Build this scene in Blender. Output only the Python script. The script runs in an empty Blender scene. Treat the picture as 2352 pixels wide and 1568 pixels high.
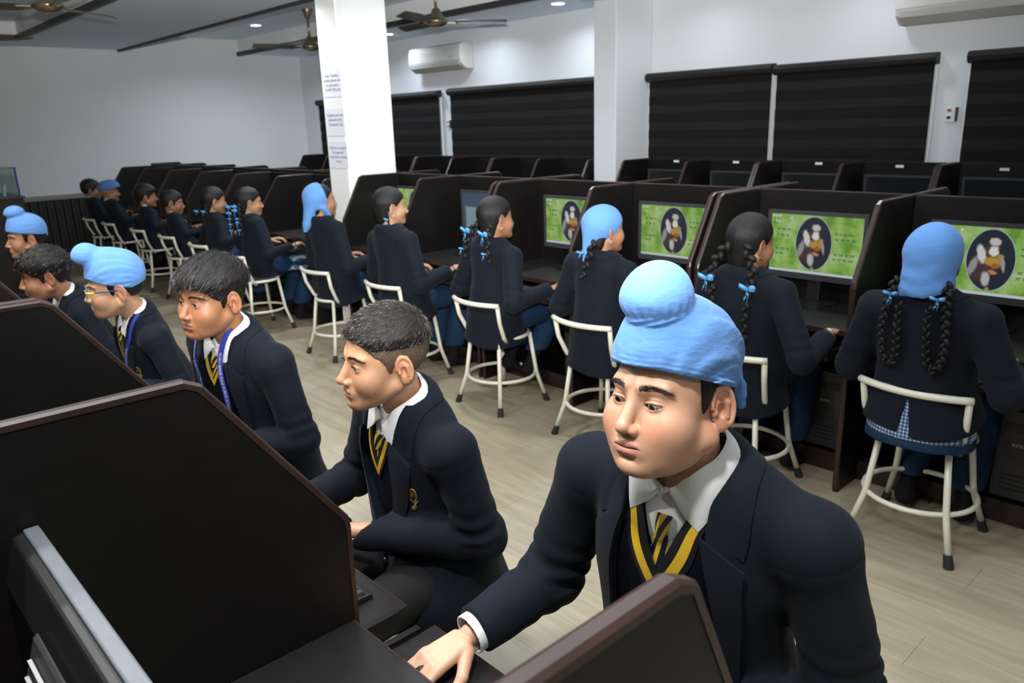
import bpy, bmesh, math, random
import numpy as np
from mathutils import Vector, Matrix
random.seed(7); np.random.seed(7)
SC = bpy.context.scene
COL = SC.collection
PI = math.pi

# ------------------------------------------------------------------ camera
W, H, FPX = 2352, 1568, 1780.0
YAW, PITCH, ROLL = math.radians(137.33), math.radians(15.71), math.radians(-1.755)
CAM = np.array([0.0, 0.0, 1.66])
_f = np.array([math.cos(YAW)*math.cos(PITCH), math.sin(YAW)*math.cos(PITCH), -math.sin(PITCH)])
_r = np.array([math.sin(YAW), -math.cos(YAW), 0.0]); _u = np.cross(_r, _f)
_r, _u = math.cos(ROLL)*_r + math.sin(ROLL)*_u, -math.sin(ROLL)*_r + math.cos(ROLL)*_u
cam = bpy.data.cameras.new('camera'); camo = bpy.data.objects.new('camera', cam); COL.objects.link(camo)
cam.sensor_width = 36.0; cam.lens = FPX/W*36.0; cam.clip_start = 0.02
camo.matrix_world = Matrix(((_r[0], _u[0], -_f[0], CAM[0]), (_r[1], _u[1], -_f[1], CAM[1]), (_r[2], _u[2], -_f[2], CAM[2]), (0, 0, 0, 1)))
cam.dof.use_dof = True; cam.dof.focus_distance = 1.45; cam.dof.aperture_fstop = 7.0
SC.camera = camo
SC.view_settings.view_transform = 'Standard'; SC.view_settings.look = 'None'
SC.view_settings.exposure = 0.82; SC.view_settings.gamma = 1.0; SC.view_settings.use_curve_mapping = False
def ray(px, py): return _r*(px-W/2)/FPX - _u*(py-H/2)/FPX + _f
def onz(px, py, z): d = ray(px, py); return CAM + d*(z-CAM[2])/d[2]
def ony(px, py, y): d = ray(px, py); return CAM + d*(y-CAM[1])/d[1]
def onx(px, py, x): d = ray(px, py); return CAM + d*(x-CAM[0])/d[0]
def proj(P): v = np.array(P, float)-CAM; z = v@_f; return (W/2+v@_r/z*FPX, H/2-v@_u/z*FPX)

# ------------------------------------------------------------------ world and light
wd = bpy.data.worlds.new('world'); SC.world = wd; wd.use_nodes = True
wd.node_tree.nodes['Background'].inputs[0].default_value = (0.55, 0.62, 0.72, 1)
wd.node_tree.nodes['Background'].inputs[1].default_value = 0.03

def spot(name, loc, target, power, size, blend, radius, col=(1, 1, 1)):
    l = bpy.data.lights.new(name, 'SPOT'); l.energy = power; l.spot_size = size; l.spot_blend = blend
    l.shadow_soft_size = radius; l.color = col
    o = bpy.data.objects.new(name, l); COL.objects.link(o); o.location = loc
    d = Vector(target)-Vector(loc); o.rotation_euler = d.to_track_quat('-Z', 'Y').to_euler()
    return o
# the photographer's flash: a speedlight on the camera's shoe, its head tipped a little upward
FL = CAM + _u*0.20 - _f*0.04
FT = FL + ray(1020, -420)
spot('camera_flash', FL, FT, 1000, math.radians(93), 1.0, 0.035, (1.0, 0.985, 0.96))

# ------------------------------------------------------------------ materials
def nt(m): return m.node_tree.nodes, m.node_tree.links
def mat(name, col, rough=0.5, metal=0.0, spec=None, noise=None, bump=None, emit=None, coat=0.0, sheen=0.0):
    """principled material; noise=(scale, amount, (sx,sy,sz)) varies the colour, bump=(scale, strength, (sx,sy,sz))"""
    m = bpy.data.materials.new(name); m.use_nodes = True; n, l = nt(m); b = n['Principled BSDF']
    b.inputs['Base Color'].default_value = (*col, 1); b.inputs['Roughness'].default_value = rough; b.inputs['Metallic'].default_value = metal
    if spec is not None: b.inputs['Specular IOR Level'].default_value = spec
    if coat: b.inputs['Coat Weight'].default_value = coat
    if sheen: b.inputs['Sheen Weight'].default_value = sheen; b.inputs['Sheen Roughness'].default_value = 0.5
    if emit: b.inputs['Emission Color'].default_value = (*emit[0], 1); b.inputs['Emission Strength'].default_value = emit[1]
    tc = None
    def coord(sc, st):
        nonlocal tc
        if tc is None: tc = n.new('ShaderNodeTexCoord')
        mp = n.new('ShaderNodeMapping'); mp.inputs['Scale'].default_value = st; l.new(tc.outputs['Object'], mp.inputs['Vector'])
        nz = n.new('ShaderNodeTexNoise'); nz.inputs['Scale'].default_value = sc; nz.inputs['Detail'].default_value = 5; l.new(mp.outputs[0], nz.inputs['Vector'])
        return nz
    if noise:
        nz = coord(noise[0], noise[2] if len(noise) > 2 else (1, 1, 1))
        mx = n.new('ShaderNodeMix'); mx.data_type = 'RGBA'
        a = noise[1]; c2 = noise[3] if len(noise) > 3 else tuple(min(1, c*(1+a)) for c in col)
        mx.inputs[6].default_value = (*[c*(1-a) for c in col], 1); mx.inputs[7].default_value = (*c2, 1)
        l.new(nz.outputs['Fac'], mx.inputs[0]); l.new(mx.outputs[2], b.inputs['Base Color'])
    if bump:
        nz = coord(bump[0], bump[2] if len(bump) > 2 else (1, 1, 1))
        bp = n.new('ShaderNodeBump'); bp.inputs['Strength'].default_value = bump[1]; bp.inputs['Distance'].default_value = bump[3] if len(bump) > 3 else 0.002
        l.new(nz.outputs['Fac'], bp.inputs['Height']); l.new(bp.outputs[0], b.inputs['Normal'])
    return m
M = {}
M['wall'] = mat('wall_paint', (0.66, 0.68, 0.70), 0.7, noise=(1.3, 0.03), bump=(90, 0.08))
M['pillar'] = mat('pillar_paint', (0.80, 0.81, 0.80), 0.6, noise=(2, 0.03))
M['ceil'] = mat('ceiling_paint', (0.72, 0.81, 0.92), 0.8)
M['riser'] = mat('riser_paint', (0.74, 0.75, 0.75), 0.7)
M['mold'] = mat('dark_moulding', (0.035, 0.030, 0.030), 0.5)
M['carrel'] = mat('carrel_laminate', (0.0050, 0.0043, 0.0040), 0.45, spec=.28, noise=(7, 0.45, (1, 1, 9)), bump=(40, 0.12, (1.5, 1.5, 14), 0.001))
M['deskm'] = mat('desk_laminate', (0.0085, 0.0075, 0.0072), 0.40, noise=(7, 0.4, (1, 9, 9)), bump=(60, 0.08, (1, 12, 12), 0.001))
M['edge'] = mat('edge_band_brown', (0.028, 0.014, 0.011), 0.33, noise=(14, 0.5, (1, 1, 1)), bump=(30, 0.1))
M['blk'] = mat('black_plastic', (0.010, 0.010, 0.011), 0.40)
M['blkg'] = mat('grey_plastic_bezel', (0.032, 0.032, 0.035), 0.45)
M['gmon'] = mat('monitor_edge_grey', (0.10, 0.107, 0.12), 0.4, noise=(60, 0.2))
M['rail'] = mat('slide_rail_metal', (0.012, 0.012, 0.013), 0.35, 0.4)
M['white_tube'] = mat('cream_enamel_tube', (0.70, 0.68, 0.56), 0.35, noise=(25, 0.10), coat=0.2)
M['rubber'] = mat('black_rubber', (0.012, 0.012, 0.013), 0.7)
M['seatm'] = mat('seat_vinyl', (0.02, 0.02, 0.022), 0.6)
M['blind'] = mat('blind_fabric', (0.0095, 0.0085, 0.0080), 0.8, spec=.15, noise=(3, 0.3, (1, 1, 12)), bump=(160, 0.15, (1, 1, 4)))
M['blind2'] = mat('blind_sheer_fabric', (0.013, 0.012, 0.0115), 0.75, spec=.2, noise=(5, 0.3))
M['blindc'] = mat('blind_cassette', (0.016, 0.014, 0.013), 0.5, spec=.3)
M['wht'] = mat('white_plastic', (0.74, 0.74, 0.72), 0.4)
M['acw'] = mat('air_conditioner_white', (0.52, 0.51, 0.485), 0.6, spec=.3)
M['acg'] = mat('air_conditioner_vane', (0.40, 0.39, 0.36), 0.5)
M['brass'] = mat('fan_bronze', (0.30, 0.25, 0.17), 0.30, 0.85)
M['fan_blade'] = mat('fan_blade_bronze', (0.13, 0.12, 0.10), 0.35, 0.5)
M['paper'] = mat('paper_sheet', (0.70, 0.71, 0.80), 0.8, noise=(9, 0.06))
M['ink'] = mat('printed_ink', (0.05, 0.05, 0.075), 0.8)
M['chrome'] = mat('chrome', (0.6, 0.6, 0.6), 0.15, 1.0)
M['gold'] = mat('gold_metal', (0.65, 0.42, 0.14), 0.25, 1.0)
M['wains'] = mat('dark_wainscot', (0.012, 0.011, 0.012), 0.6)
M['alum'] = mat('grey_ledge', (0.26, 0.26, 0.26), 0.4, 0.2)
M['base'] = mat('skirting_tile', (0.30, 0.28, 0.25), 0.5)
M['plank'] = None
def floor_mat():
    m = bpy.data.materials.new('floor_vinyl'); m.use_nodes = True; n, l = nt(m); b = n['Principled BSDF']
    tc = n.new('ShaderNodeTexCoord'); geo = n.new('ShaderNodeNewGeometry'); oi = n.new('ShaderNodeObjectInfo')
    mp = n.new('ShaderNodeMapping'); mp.inputs['Scale'].default_value = (1.2, 9, 9); l.new(geo.outputs['Position'], mp.inputs['Vector'])
    nz = n.new('ShaderNodeTexNoise'); nz.inputs['Scale'].default_value = 2.2; nz.inputs['Detail'].default_value = 7; nz.inputs['Distortion'].default_value = 0.8
    l.new(mp.outputs[0], nz.inputs['Vector'])
    cr = n.new('ShaderNodeValToRGB'); l.new(nz.outputs['Fac'], cr.inputs[0])
    cr.color_ramp.elements[0].position = 0.3; cr.color_ramp.elements[0].color = (0.295, 0.246, 0.163, 1)
    cr.color_ramp.elements[1].position = 0.7; cr.color_ramp.elements[1].color = (0.390, 0.334, 0.232, 1)
    hv = n.new('ShaderNodeHueSaturation'); l.new(cr.outputs[0], hv.inputs['Color'])
    mr = n.new('ShaderNodeMapRange'); mr.inputs[3].default_value = 0.96; mr.inputs[4].default_value = 1.04; l.new(oi.outputs['Random'], mr.inputs[0]); l.new(mr.outputs[0], hv.inputs['Value'])
    l.new(hv.outputs[0], b.inputs['Base Color']); b.inputs['Roughness'].default_value = 0.42
    bp = n.new('ShaderNodeBump'); bp.inputs['Strength'].default_value = 0.08; bp.inputs['Distance'].default_value = 0.002; l.new(nz.outputs['Fac'], bp.inputs['Height']); l.new(bp.outputs[0], b.inputs['Normal'])
    return m
M['floor'] = floor_mat()

# ------------------------------------------------------------------ object helpers
def tag(o, label=None, cat=None, group=None, kind=None):
    if label: o['label'] = label
    if cat: o['category'] = cat
    if group: o['group'] = group
    if kind: o['kind'] = kind
    return o
def empty(name, loc=(0, 0, 0), rz=0.0, label=None, cat=None, group=None):
    o = bpy.data.objects.new(name, None); COL.objects.link(o); o.location = loc; o.rotation_euler = (0, 0, rz); o.empty_display_size = 0.1
    return tag(o, label, cat, group)
class MB:
    """collects polygons of one mesh"""
    def __init__(s): s.v = []; s.f = []
    def add(s, v, f):
        k = len(s.v); s.v += [tuple(map(float, p)) for p in v]; s.f += [tuple(i+k for i in q) for q in f]; return s
    def box(s, x0, x1, y0, y1, z0, z1):
        return s.add([(x0, y0, z0), (x1, y0, z0), (x1, y1, z0), (x0, y1, z0), (x0, y0, z1), (x1, y0, z1), (x1, y1, z1), (x0, y1, z1)],
                     [(0, 3, 2, 1), (4, 5, 6, 7), (0, 1, 5, 4), (1, 2, 6, 5), (2, 3, 7, 6), (3, 0, 4, 7)])
    def prism_x(s, prof, x0, x1):
        """profile in (y,z) extruded along x"""
        n = len(prof); v = [(x0, a, b) for a, b in prof] + [(x1, a, b) for a, b in prof]
        f = [tuple(range(n))[::-1], tuple(range(n, 2*n))] + [(i, (i+1) % n, n+(i+1) % n, n+i) for i in range(n)]
        return s.add(v, f)
    def prism_y(s, prof, y0, y1):
        n = len(prof); v = [(a, y0, b) for a, b in prof] + [(a, y1, b) for a, b in prof]
        f = [tuple(range(n)), tuple(range(n, 2*n))[::-1]] + [(i, n+i, n+(i+1) % n, (i+1) % n) for i in range(n)]
        return s.add(v, f)
    def prism_z(s, prof, z0, z1):
        n = len(prof); v = [(a, b, z0) for a, b in prof] + [(a, b, z1) for a, b in prof]
        f = [tuple(range(n))[::-1], tuple(range(n, 2*n))] + [(i, (i+1) % n, n+(i+1) % n, n+i) for i in range(n)]
        return s.add(v, f)
    def tube(s, pts, r, n=10, closed=False, caps=True, ell=None):
        P = [Vector(p) for p in pts]; N = len(P); R = r if hasattr(r, '__len__') else [r]*N
        T = []
        for i in range(N):
            a = P[i-1] if (i > 0 or closed) else P[i]; b = P[(i+1) % N] if (i < N-1 or closed) else P[i]
            T.append((b-a).normalized())
        up = Vector((0, 0, 1)) if abs(T[0].z) < 0.9 else Vector((1, 0, 0))
        u = T[0].cross(up).normalized(); v = []
        for i in range(N):
            if i: u = (u - T[i]*u.dot(T[i])).normalized()
            w = T[i].cross(u)
            for k in range(n):
                a = 2*PI*k/n; c, d = math.cos(a), math.sin(a)
                v.append(P[i] + (u*c*R[i]*(ell[0] if ell else 1) + w*d*R[i]*(ell[1] if ell else 1)))
        f = []
        for i in range(N if closed else N-1):
            j = (i+1) % N
            for k in range(n): f.append((i*n+k, i*n+(k+1) % n, j*n+(k+1) % n, j*n+k))
        if caps and not closed: f += [tuple(range(n))[::-1], tuple(range((N-1)*n, N*n))]
        return s.add(v, f)
    def lathe(s, prof, c=(0, 0, 0), n=24, caps=True):
        """profile of (r,z) about the vertical through c"""
        v = []; f = []
        for r, z in prof:
            for k in range(n): a = 2*PI*k/n; v.append((c[0]+r*math.cos(a), c[1]+r*math.sin(a), c[2]+z))
        for i in range(len(prof)-1):
            for k in range(n): f.append((i*n+k, i*n+(k+1) % n, (i+1)*n+(k+1) % n, (i+1)*n+k))
        if caps: f += [tuple(range(n))[::-1], tuple(range((len(prof)-1)*n, len(prof)*n))]
        else:
            for k in range(n): f.append(((len(prof)-1)*n+k, (len(prof)-1)*n+(k+1) % n, (k+1) % n, k))
        return s.add(v, f)
    def ellipsoid(s, c, r, n=12, m=8, R=None):
        v = []; f = []
        for i in range(m+1):
            t = PI*i/m
            for k in range(n):
                a = 2*PI*k/n; p = Vector((r[0]*math.sin(t)*math.cos(a), r[1]*math.sin(t)*math.sin(a), r[2]*math.cos(t)))
                if R is not None: p = R @ p
                v.append(Vector(c)+p)
        for i in range(m):
            for k in range(n): f.append((i*n+k, (i+1)*n+k, (i+1)*n+(k+1) % n, i*n+(k+1) % n))
        return s.add(v, f)
    def mesh(s, name):
        me = bpy.data.meshes.new(name); me.from_pydata(s.v, [], s.f); me.update(); return me
    def build(s, name, m, parent=None, smooth=False, bevel=0.0, seg=2):
        o = bpy.data.objects.new(name, s.mesh(name)); COL.objects.link(o); o.data.materials.append(m)
        if parent: o.parent = parent
        if smooth: shade(o.data)
        if bevel:
            b = o.modifiers.new('bevel', 'BEVEL'); b.width = bevel; b.segments = seg; b.limit_method = 'ANGLE'; b.angle_limit = math.radians(40)
        return o
def shade(me, ang=None):
    me.polygons.foreach_set('use_smooth', [True]*len(me.polygons))
    if ang: me.set_sharp_from_angle(angle=math.radians(ang))
    me.update()
def copy_tree(o, parent=None):
    c = o.copy(); COL.objects.link(c); c.parent = parent
    for k in list(o.children): copy_tree(k, c)
    return c
def struct(o): o['kind'] = 'structure'; return o
def text_mesh(body, size, name='print', font=None, align='CENTER'):
    cu = bpy.data.curves.new(name, 'FONT'); cu.body = body; cu.size = size; cu.align_x = align; cu.align_y = 'CENTER'; cu.resolution_u = 2
    t = bpy.data.objects.new(name, cu); COL.objects.link(t)
    bpy.context.view_layer.update()
    me = bpy.data.meshes.new_from_object(t.evaluated_get(bpy.context.evaluated_depsgraph_get()))
    bpy.data.objects.remove(t); bpy.data.curves.remove(cu)
    return me
# ================================================================== the room
YW, XL, XR, YF = 6.45, -11.75, 2.6, -3.2
ZS, ZT = 2.77, 2.97                      # soffit and tray heights
fl = struct(MB().box(XL-.1, XR+.1, YF-.1, YW+.1, -0.10, -0.004).build('floor', M['floor']))
pl_me = None
px0 = -8.2
for j in range(16):                       # vinyl planks that can be told apart near the camera
    yy = 0.55 + j*0.19
    for i in range(7):
        xx = px0 + i*1.25 + (0.42*(j % 3))
        if pl_me is None:
            mb = MB().box(0.0006, 1.2494, 0.0006, 0.1894, -0.0035, 0.0); o = mb.build('plank', M['floor'], fl); pl_me = o.data
        else:
            o = bpy.data.objects.new('plank', pl_me); COL.objects.link(o); o.parent = fl
        o.location = (xx, yy, 0)
struct(MB().box(XL-.12, XL, YF, YW, 0, 3.1).build('wall_left', M['wall']))
wb = struct(MB().box(XL-.12, XR+.12, YW, YW+.12, 0, 3.1).build('wall_back', M['wall']))
struct(MB().box(XR, XR+.12, YF, YW, 0, 3.1).build('wall_right', M['wall']))
struct(MB().box(XL-.12, XR+.12, YF-.12, YF, 0, 3.1).build('wall_front', M['wall']))
ce = struct(MB().box(XL, XR, 3.765, 5.46, ZT, ZT+.1).box(XL+.95, XR, 0.95, 2.39, ZT, ZT+.1)
       .box(XL, XR, 5.46, YW, ZS, ZS+.3).box(XL, XR, 2.39, 3.765, ZS, ZS+.3).box(XL, XR, YF, 0.95, ZS, ZS+.3).box(XL, XL+.95, 0.95, 2.39, ZS, ZS+.3).build('ceiling', M['ceil']))
rs = MB().box(XL, XR, 5.452, 5.46, ZS, ZT).box(XL, XR, 3.765, 3.773, ZS, ZT).box(XL+.95, XR, 2.382, 2.39, ZS, ZT).box(XL+.95, XR, .95, .958, ZS, ZT).box(XL+.95, XL+.958, .95, 2.39, ZS, ZT)
rs.build('riser', M['riser'], ce)
k = 0
for (x0, x1, y0, y1) in ((XL, XR, 5.425, 5.475), (XL, XR, 3.745, 3.785), (XL+.93, XR, 2.355, 2.405), (XL+.93, XR, .935, .985), (XL+.93, XL+.98, .985, 2.355)):
    k += 1; struct(MB().box(x0, x1, y0, y1, ZS-.028, ZS+.03).build('trim_%d' % k, M['mold'], bevel=.004))
# left wall: ribbed dark dado, grey ledge, skirting
k += 1
dado = struct(MB().box(XL+.002, XL+.02, -1.0, 3.6, 0.16, 0.86).build('trim_%d' % k, M['wains']))
sl = None
for i in range(46):
    if sl is None:
        o = MB().prism_z([(0, 0), (0.022, .012), (0.022, .048), (0, .060)], 0.17, 0.85).build('slat', M['wains'], dado); sl = o.data
    else:
        o = bpy.data.objects.new('slat', sl); COL.objects.link(o); o.parent = dado
    o.location = (XL+.02, -0.98+i*0.098, 0)
k += 1; struct(MB().box(XL+.002, XL+.055, -1.0, 3.6, 0.865, 0.885).box(XL+.002, XL+.04, -1.0, 3.6, 0.885, 0.925).build('trim_%d' % k, M['alum'], bevel=.004))
struct(MB().box(XL+.002, XL+.03, YF, YW, 0.0, 0.155).build('baseboard_left', M['base']))
struct(MB().box(XL+.04, XR, YW-.016, YW-.002, 0.0, 0.12).build('baseboard_back', M['base']))
# pillars
tag(MB().box(-5.87, -5.575, 3.40, 3.87, 0, ZT).build('pillar', M['pillar'], bevel=.012), 'white square pillar with three paper notices, between the desk rows', 'pillar')
tag(MB().box(-5.147, -4.877, 5.91, YW-.005, 0, ZS).build('wall_pillar', M['wall'], bevel=.008), 'white pillar joined to the window wall between the blinds', 'pillar')
# notices taped on the pillar
def notice(z0, z1, lines, label, dx=0, rot=0):
    p = empty('paper_notice', (-5.70+dx, 3.398, (z0+z1)/2), 0, label, 'notice', 'paper notices on the white pillar')
    MB().box(-.138, .138, -.0012, .0, -(z1-z0)/2, (z1-z0)/2).build('sheet', M['paper'], p)
    for i, (t, s) in enumerate(lines):
        me = text_mesh(t, s); me.materials.append(M['ink'])
        o = bpy.data.objects.new('text_line', me); COL.objects.link(o); o.parent = p
        o.location = (0, -.0022, 0.055-i*0.036); o.rotation_euler = (PI/2, 0, 0)
    p.rotation_euler = (0, rot, 0)
notice(1.905, 2.115, [('Dear Teachers', .034), ('mobile phones are', .034), ('not allowed in', .034), ('COMPUTER LAB', .032)], 'printed notice with four bold lines, topmost on the white pillar', 0, 0.02)
notice(1.605, 1.815, [('Students are not', .036), ('allowed in the', .036), ('Computer Lab', .036), ('.', .05)], 'printed notice with three lines, middle one on the white pillar')
notice(1.350, 1.560, [('Teachers are request', .029), ('to change their', .029), ('shoes before entering', .029), ('the lab', .029)], 'printed notice in thin lettering, lowest on the white pillar')
# downlights: visible ones and their row along the window wall, and the rows over the aisles
M['led'] = mat('downlight_lens', (1, 1, 1), 0.5, emit=((0.80, 0.90, 1.0), 9))
def downlight(x, y, z, power, label, group, col=(0.78, 0.88, 1.0)):
    e = empty('downlight', (x, y, z), 0, label, 'ceiling light', group)
    MB().lathe([(.062, -.004), (.088, -.004), (.09, .004), (.062, .004)], n=28, caps=False).build('trim_ring', M['wht'], e, smooth=False)
    MB().lathe([(.0, -.002), (.064, -.003), (.064, .003), (0.0, .003)], n=28).build('lens', M['led'], e)
    l = bpy.data.lights.new('downlight_lamp', 'AREA'); l.shape = 'DISK'; l.size = .16; l.energy = power; l.color = col; l.spread = math.radians(150)
    o = bpy.data.objects.new('downlight_lamp', l); COL.objects.link(o); o.parent = e; o.location = (0, 0, -.012)
    return e
for i in range(9):
    x = -9.97 + i*1.452
    lab = 'round white downlight in the soffit above the blinds, %s from the left wall' % ('first', 'second', 'third', 'fourth', 'fifth', 'sixth', 'seventh', 'eighth', 'ninth')[i]
    downlight(x, 5.92, ZS-.004, 4.6 if x < -4.5 else 1.6, lab, 'downlights above the window blinds')
downlight(-10.0, 4.92, ZT-.004, 16, 'round white downlight in the raised ceiling tray near the left wall', None)
for x, od in zip((-7.2, -4.6, -2.0, 0.6), ('first', 'second', 'third', 'fourth')):
    downlight(x, 4.15, ZT-.004, 18 if x < -6 else (11 if x < -3 else 7), 'round white downlight in the raised ceiling over the middle desks, %s beyond the left wall' % od, 'downlights in the raised ceiling')
for x, od in zip((-6.2, -3.8, -1.4, 1.0), ('first', 'second', 'third', 'fourth')):
    downlight(x, 3.0, ZS-.004, 10 if x < -3 else (3.5 if x < 0 else 1.5), 'round white downlight in the soffit over the aisle, %s from the white pillar' % od, 'downlights over the aisle', (0.95, 0.97, 1.0))
for x, od in zip((-5.0, -3.5, -2.0, -0.5, 1.0), ('first', 'second', 'third', 'fourth', 'fifth')):  # unseen row added to light the nearer pupils from above and in front
    downlight(x, 0.1, ZS-.004, 17 if x < .5 else 6, 'round white downlight in the soffit over the nearer desks, %s from the left wall' % od, 'downlights over the nearer desks', (1, .98, .95))
# ceiling fans
def fan_proto():
    e = empty('ceiling_fan')
    MB().lathe([(.012, .0), (.012, -.075), (.060, -.0)][::-1] if False else [(.015, -.11), (.030, -.09), (.062, -.005), (.062, 0)], n=24).build('canopy', M['brass'], e, smooth=True)
    MB().tube([(0, 0, -.09), (0, 0, -.31)], .013, 12).build('downrod', M['brass'], e, smooth=True)
    MB().lathe([(.0, -.445), (.035, -.445), (.085, -.428), (.110, -.405), (.105, -.392), (.072, -.372), (.055, -.34), (.034, -.295), (.018, -.285), (.0, -.285)], n=28).build('motor', M['brass'], e, smooth=True)
    for i in range(3):
        a = 2*PI*i/3; R = Matrix.Rotation(a, 4, 'Z')
        b = MB()
        st = [(0.17, .045, 0), (0.20, .06, 0), (.40, .068, .004), (.60, .062, .004), (.645, .045, .004)]
        v = []; f = []
        for (r, w, dz) in st: v += [(r, -w, -.402-.016+dz), (r, w, -.402+.016+dz), (r, w, -.407+.016+dz), (r, -w, -.407-.016+dz)]
        for q in range(len(st)-1):
            for t in range(4): f.append((q*4+t, q*4+(t+1) % 4, q*4+4+(t+1) % 4, q*4+4+t))
        f += [(3, 2, 1, 0), tuple(len(v)-4+t for t in range(4))]
        b.add([R @ Vector(p) for p in v], f); bo = b.build('blade', M['fan_blade'], e)
        MB().add([R @ Vector(p) for p in [(.095, -.018, -.408), (.20, -.03, -.415), (.20, .03, -.398), (.095, .018, -.402), (.095, -.018, -.414), (.20, -.03, -.422), (.20, .03, -.405), (.095, .018, -.409)]],
                 [(0, 1, 2, 3), (7, 6, 5, 4), (0, 4, 5, 1), (1, 5, 6, 2), (2, 6, 7, 3), (3, 7, 4, 0)]).build('blade_arm', M['brass'], bo)
    return e
fp = fan_proto()
FANS = [(-8.46, 4.8, ZT, 0.30, 'bronze ceiling fan hanging by the left side of the white pillar'), (-5.98, 4.70, ZT, 0.95, 'bronze ceiling fan hanging in front of the wall air conditioner'),
        (-3.50, 4.70, ZT, 1.2, 'bronze ceiling fan hanging before the pillar on the window wall'), (-6.66, 1.70, ZT, 2.15, 'bronze ceiling fan with wide motor hanging over the boys at the nearer desks'),
        (-9.30, 1.60, ZT, 0.82, 'bronze ceiling fan hanging over the glass display case')]
for i, (x, y, z, a, lab) in enumerate(FANS):
    f = fp if i == 0 else copy_tree(fp)
    f.location = (x, y, z); f.rotation_euler = (0, 0, a); tag(f, lab, 'ceiling fan', 'bronze ceiling fans')
# split air conditioners on the window wall
def aircon(x0, x1, z0, z1, label):
    d = .21; e = empty('air_conditioner', ((x0+x1)/2, YW-.002, (z0+z1)/2), 0, label, 'air conditioner'); w = (x1-x0)/2; h = (z1-z0)/2
    prof = [(0, -h), (0, h), (-d*.72, h), (-d*.93, h*.86), (-d, h*.45), (-d, -h*.30), (-d*.93, -h*.62), (-d*.55, -h)]
    MB().prism_x(prof[::-1], -w, w).build('body', M['acw'], e, bevel=.012, seg=3)
    MB().prism_x([(-d*1.00, -h*.36), (-d*1.005, -h*.42), (-d*.95, -h*.70), (-d*.60, -h*1.02), (-d*.56, -h*1.0), (-d*.90, -h*.64)][::-1], -w*.94, w*.94).build('vane', M['acg'], e, bevel=.003)
    MB().prism_x([(-d*1.002, -h*.28), (-d*1.006, -h*.28), (-d*1.006, -h*.33), (-d*1.002, -h*.33)][::-1], -w*.97, w*.97).build('panel_seam', M['acg'], e)
    MB().box(w*.55, w*.72, -d*1.004, -d*.99, -h*.1, -h*.02).build('display', M['alum'], e)
    return e
aircon(-8.56, -7.52, 2.31, 2.61, 'white split air conditioner on the wall behind the ceiling fan, near the white pillar')
aircon(-2.53, -1.45, 2.27, 2.58, 'white split air conditioner high on the wall over the gap between two dark blinds')
# zebra blinds
def blind(x0, x1, z1, label, z0=0.92, trk=(1, 1)):
    y = YW-.02; e = empty('window_blind', ((x0+x1)/2, y, z1), 0, label, 'window blind', 'dark zebra blinds along the window wall'); w = (x1-x0)/2
    n = 14; hgt = (z1-.06-z0)/n; me = [None, None]
    for i in range(n):
        zc = -.06-(i+.5)*hgt; kx = i % 2
        if me[kx] is None:
            o = MB().box(-w+.02, w-.02, -.040-(.004 if kx == 0 else 0), -.036, -hgt/2-.002, hgt/2+.002).build('fabric_band', M['blind'] if kx == 0 else M['blind2'], e); me[kx] = o.data
        else:
            o = bpy.data.objects.new('fabric_band', me[kx]); COL.objects.link(o); o.parent = e
        o.location = (0, 0, zc)
    c0, c1 = -w, w
    MB().prism_x([(0, -.085), (0, 0), (-.05, 0), (-.085, -.012), (-.095, -.04), (-.085, -.07), (-.06, -.085)][::-1], c0, c1).build('cassette', M['blindc'], e, bevel=.004)
    for sx, on in zip((-w+.008, w-.008), trk):
        if not on: continue
        MB().box(sx-.006, sx+.006, -.026, -.004, -(z1-z0), -.08).build('side_track', M['wht'], e)
    return e
blind(-11.2, -8.15, 2.09, 'dark roller blind behind the white pillar, below the air conditioner')
blind(-7.955, -5.16, 2.10, 'dark roller blind reaching the left face of the wall pillar')
blind(-4.872, -3.545, 2.085, 'dark roller blind starting at the right face of the wall pillar', trk=(1, 0))
blind(-3.535, -2.245, 2.07, 'dark roller blind with light slits, ending at the wall socket strip', trk=(0, 1))
blind(-2.04, -0.6, 2.06, 'dark roller blind beyond the wall socket, under the air conditioner end')
def socket(x, z, label):
    e = empty('wall_socket', (x, YW-.002, z), 0, label, 'socket')
    MB().box(-.035, .035, -.014, 0, -.055, .055).build('plate', M['wht'], e, bevel=.004)
    MB().box(-.022, .004, -.019, -.014, .020, .040).build('switch', mat('socket_red', (.35, .08, .05), .5), e)
    MB().box(-.022, .004, -.018, -.014, -.032, -.012).build('outlet', M['blk'], e)
    MB().box(.036, .048, -.03, 0, -.05, .05).build('cord_clip', M['blkg'], e)
socket(-2.135, 1.628, 'small white wall socket with red switch between two blinds under the air conditioner')
socket(-8.05, 1.67, 'small white wall socket between two blinds beside the white pillar')
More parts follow.
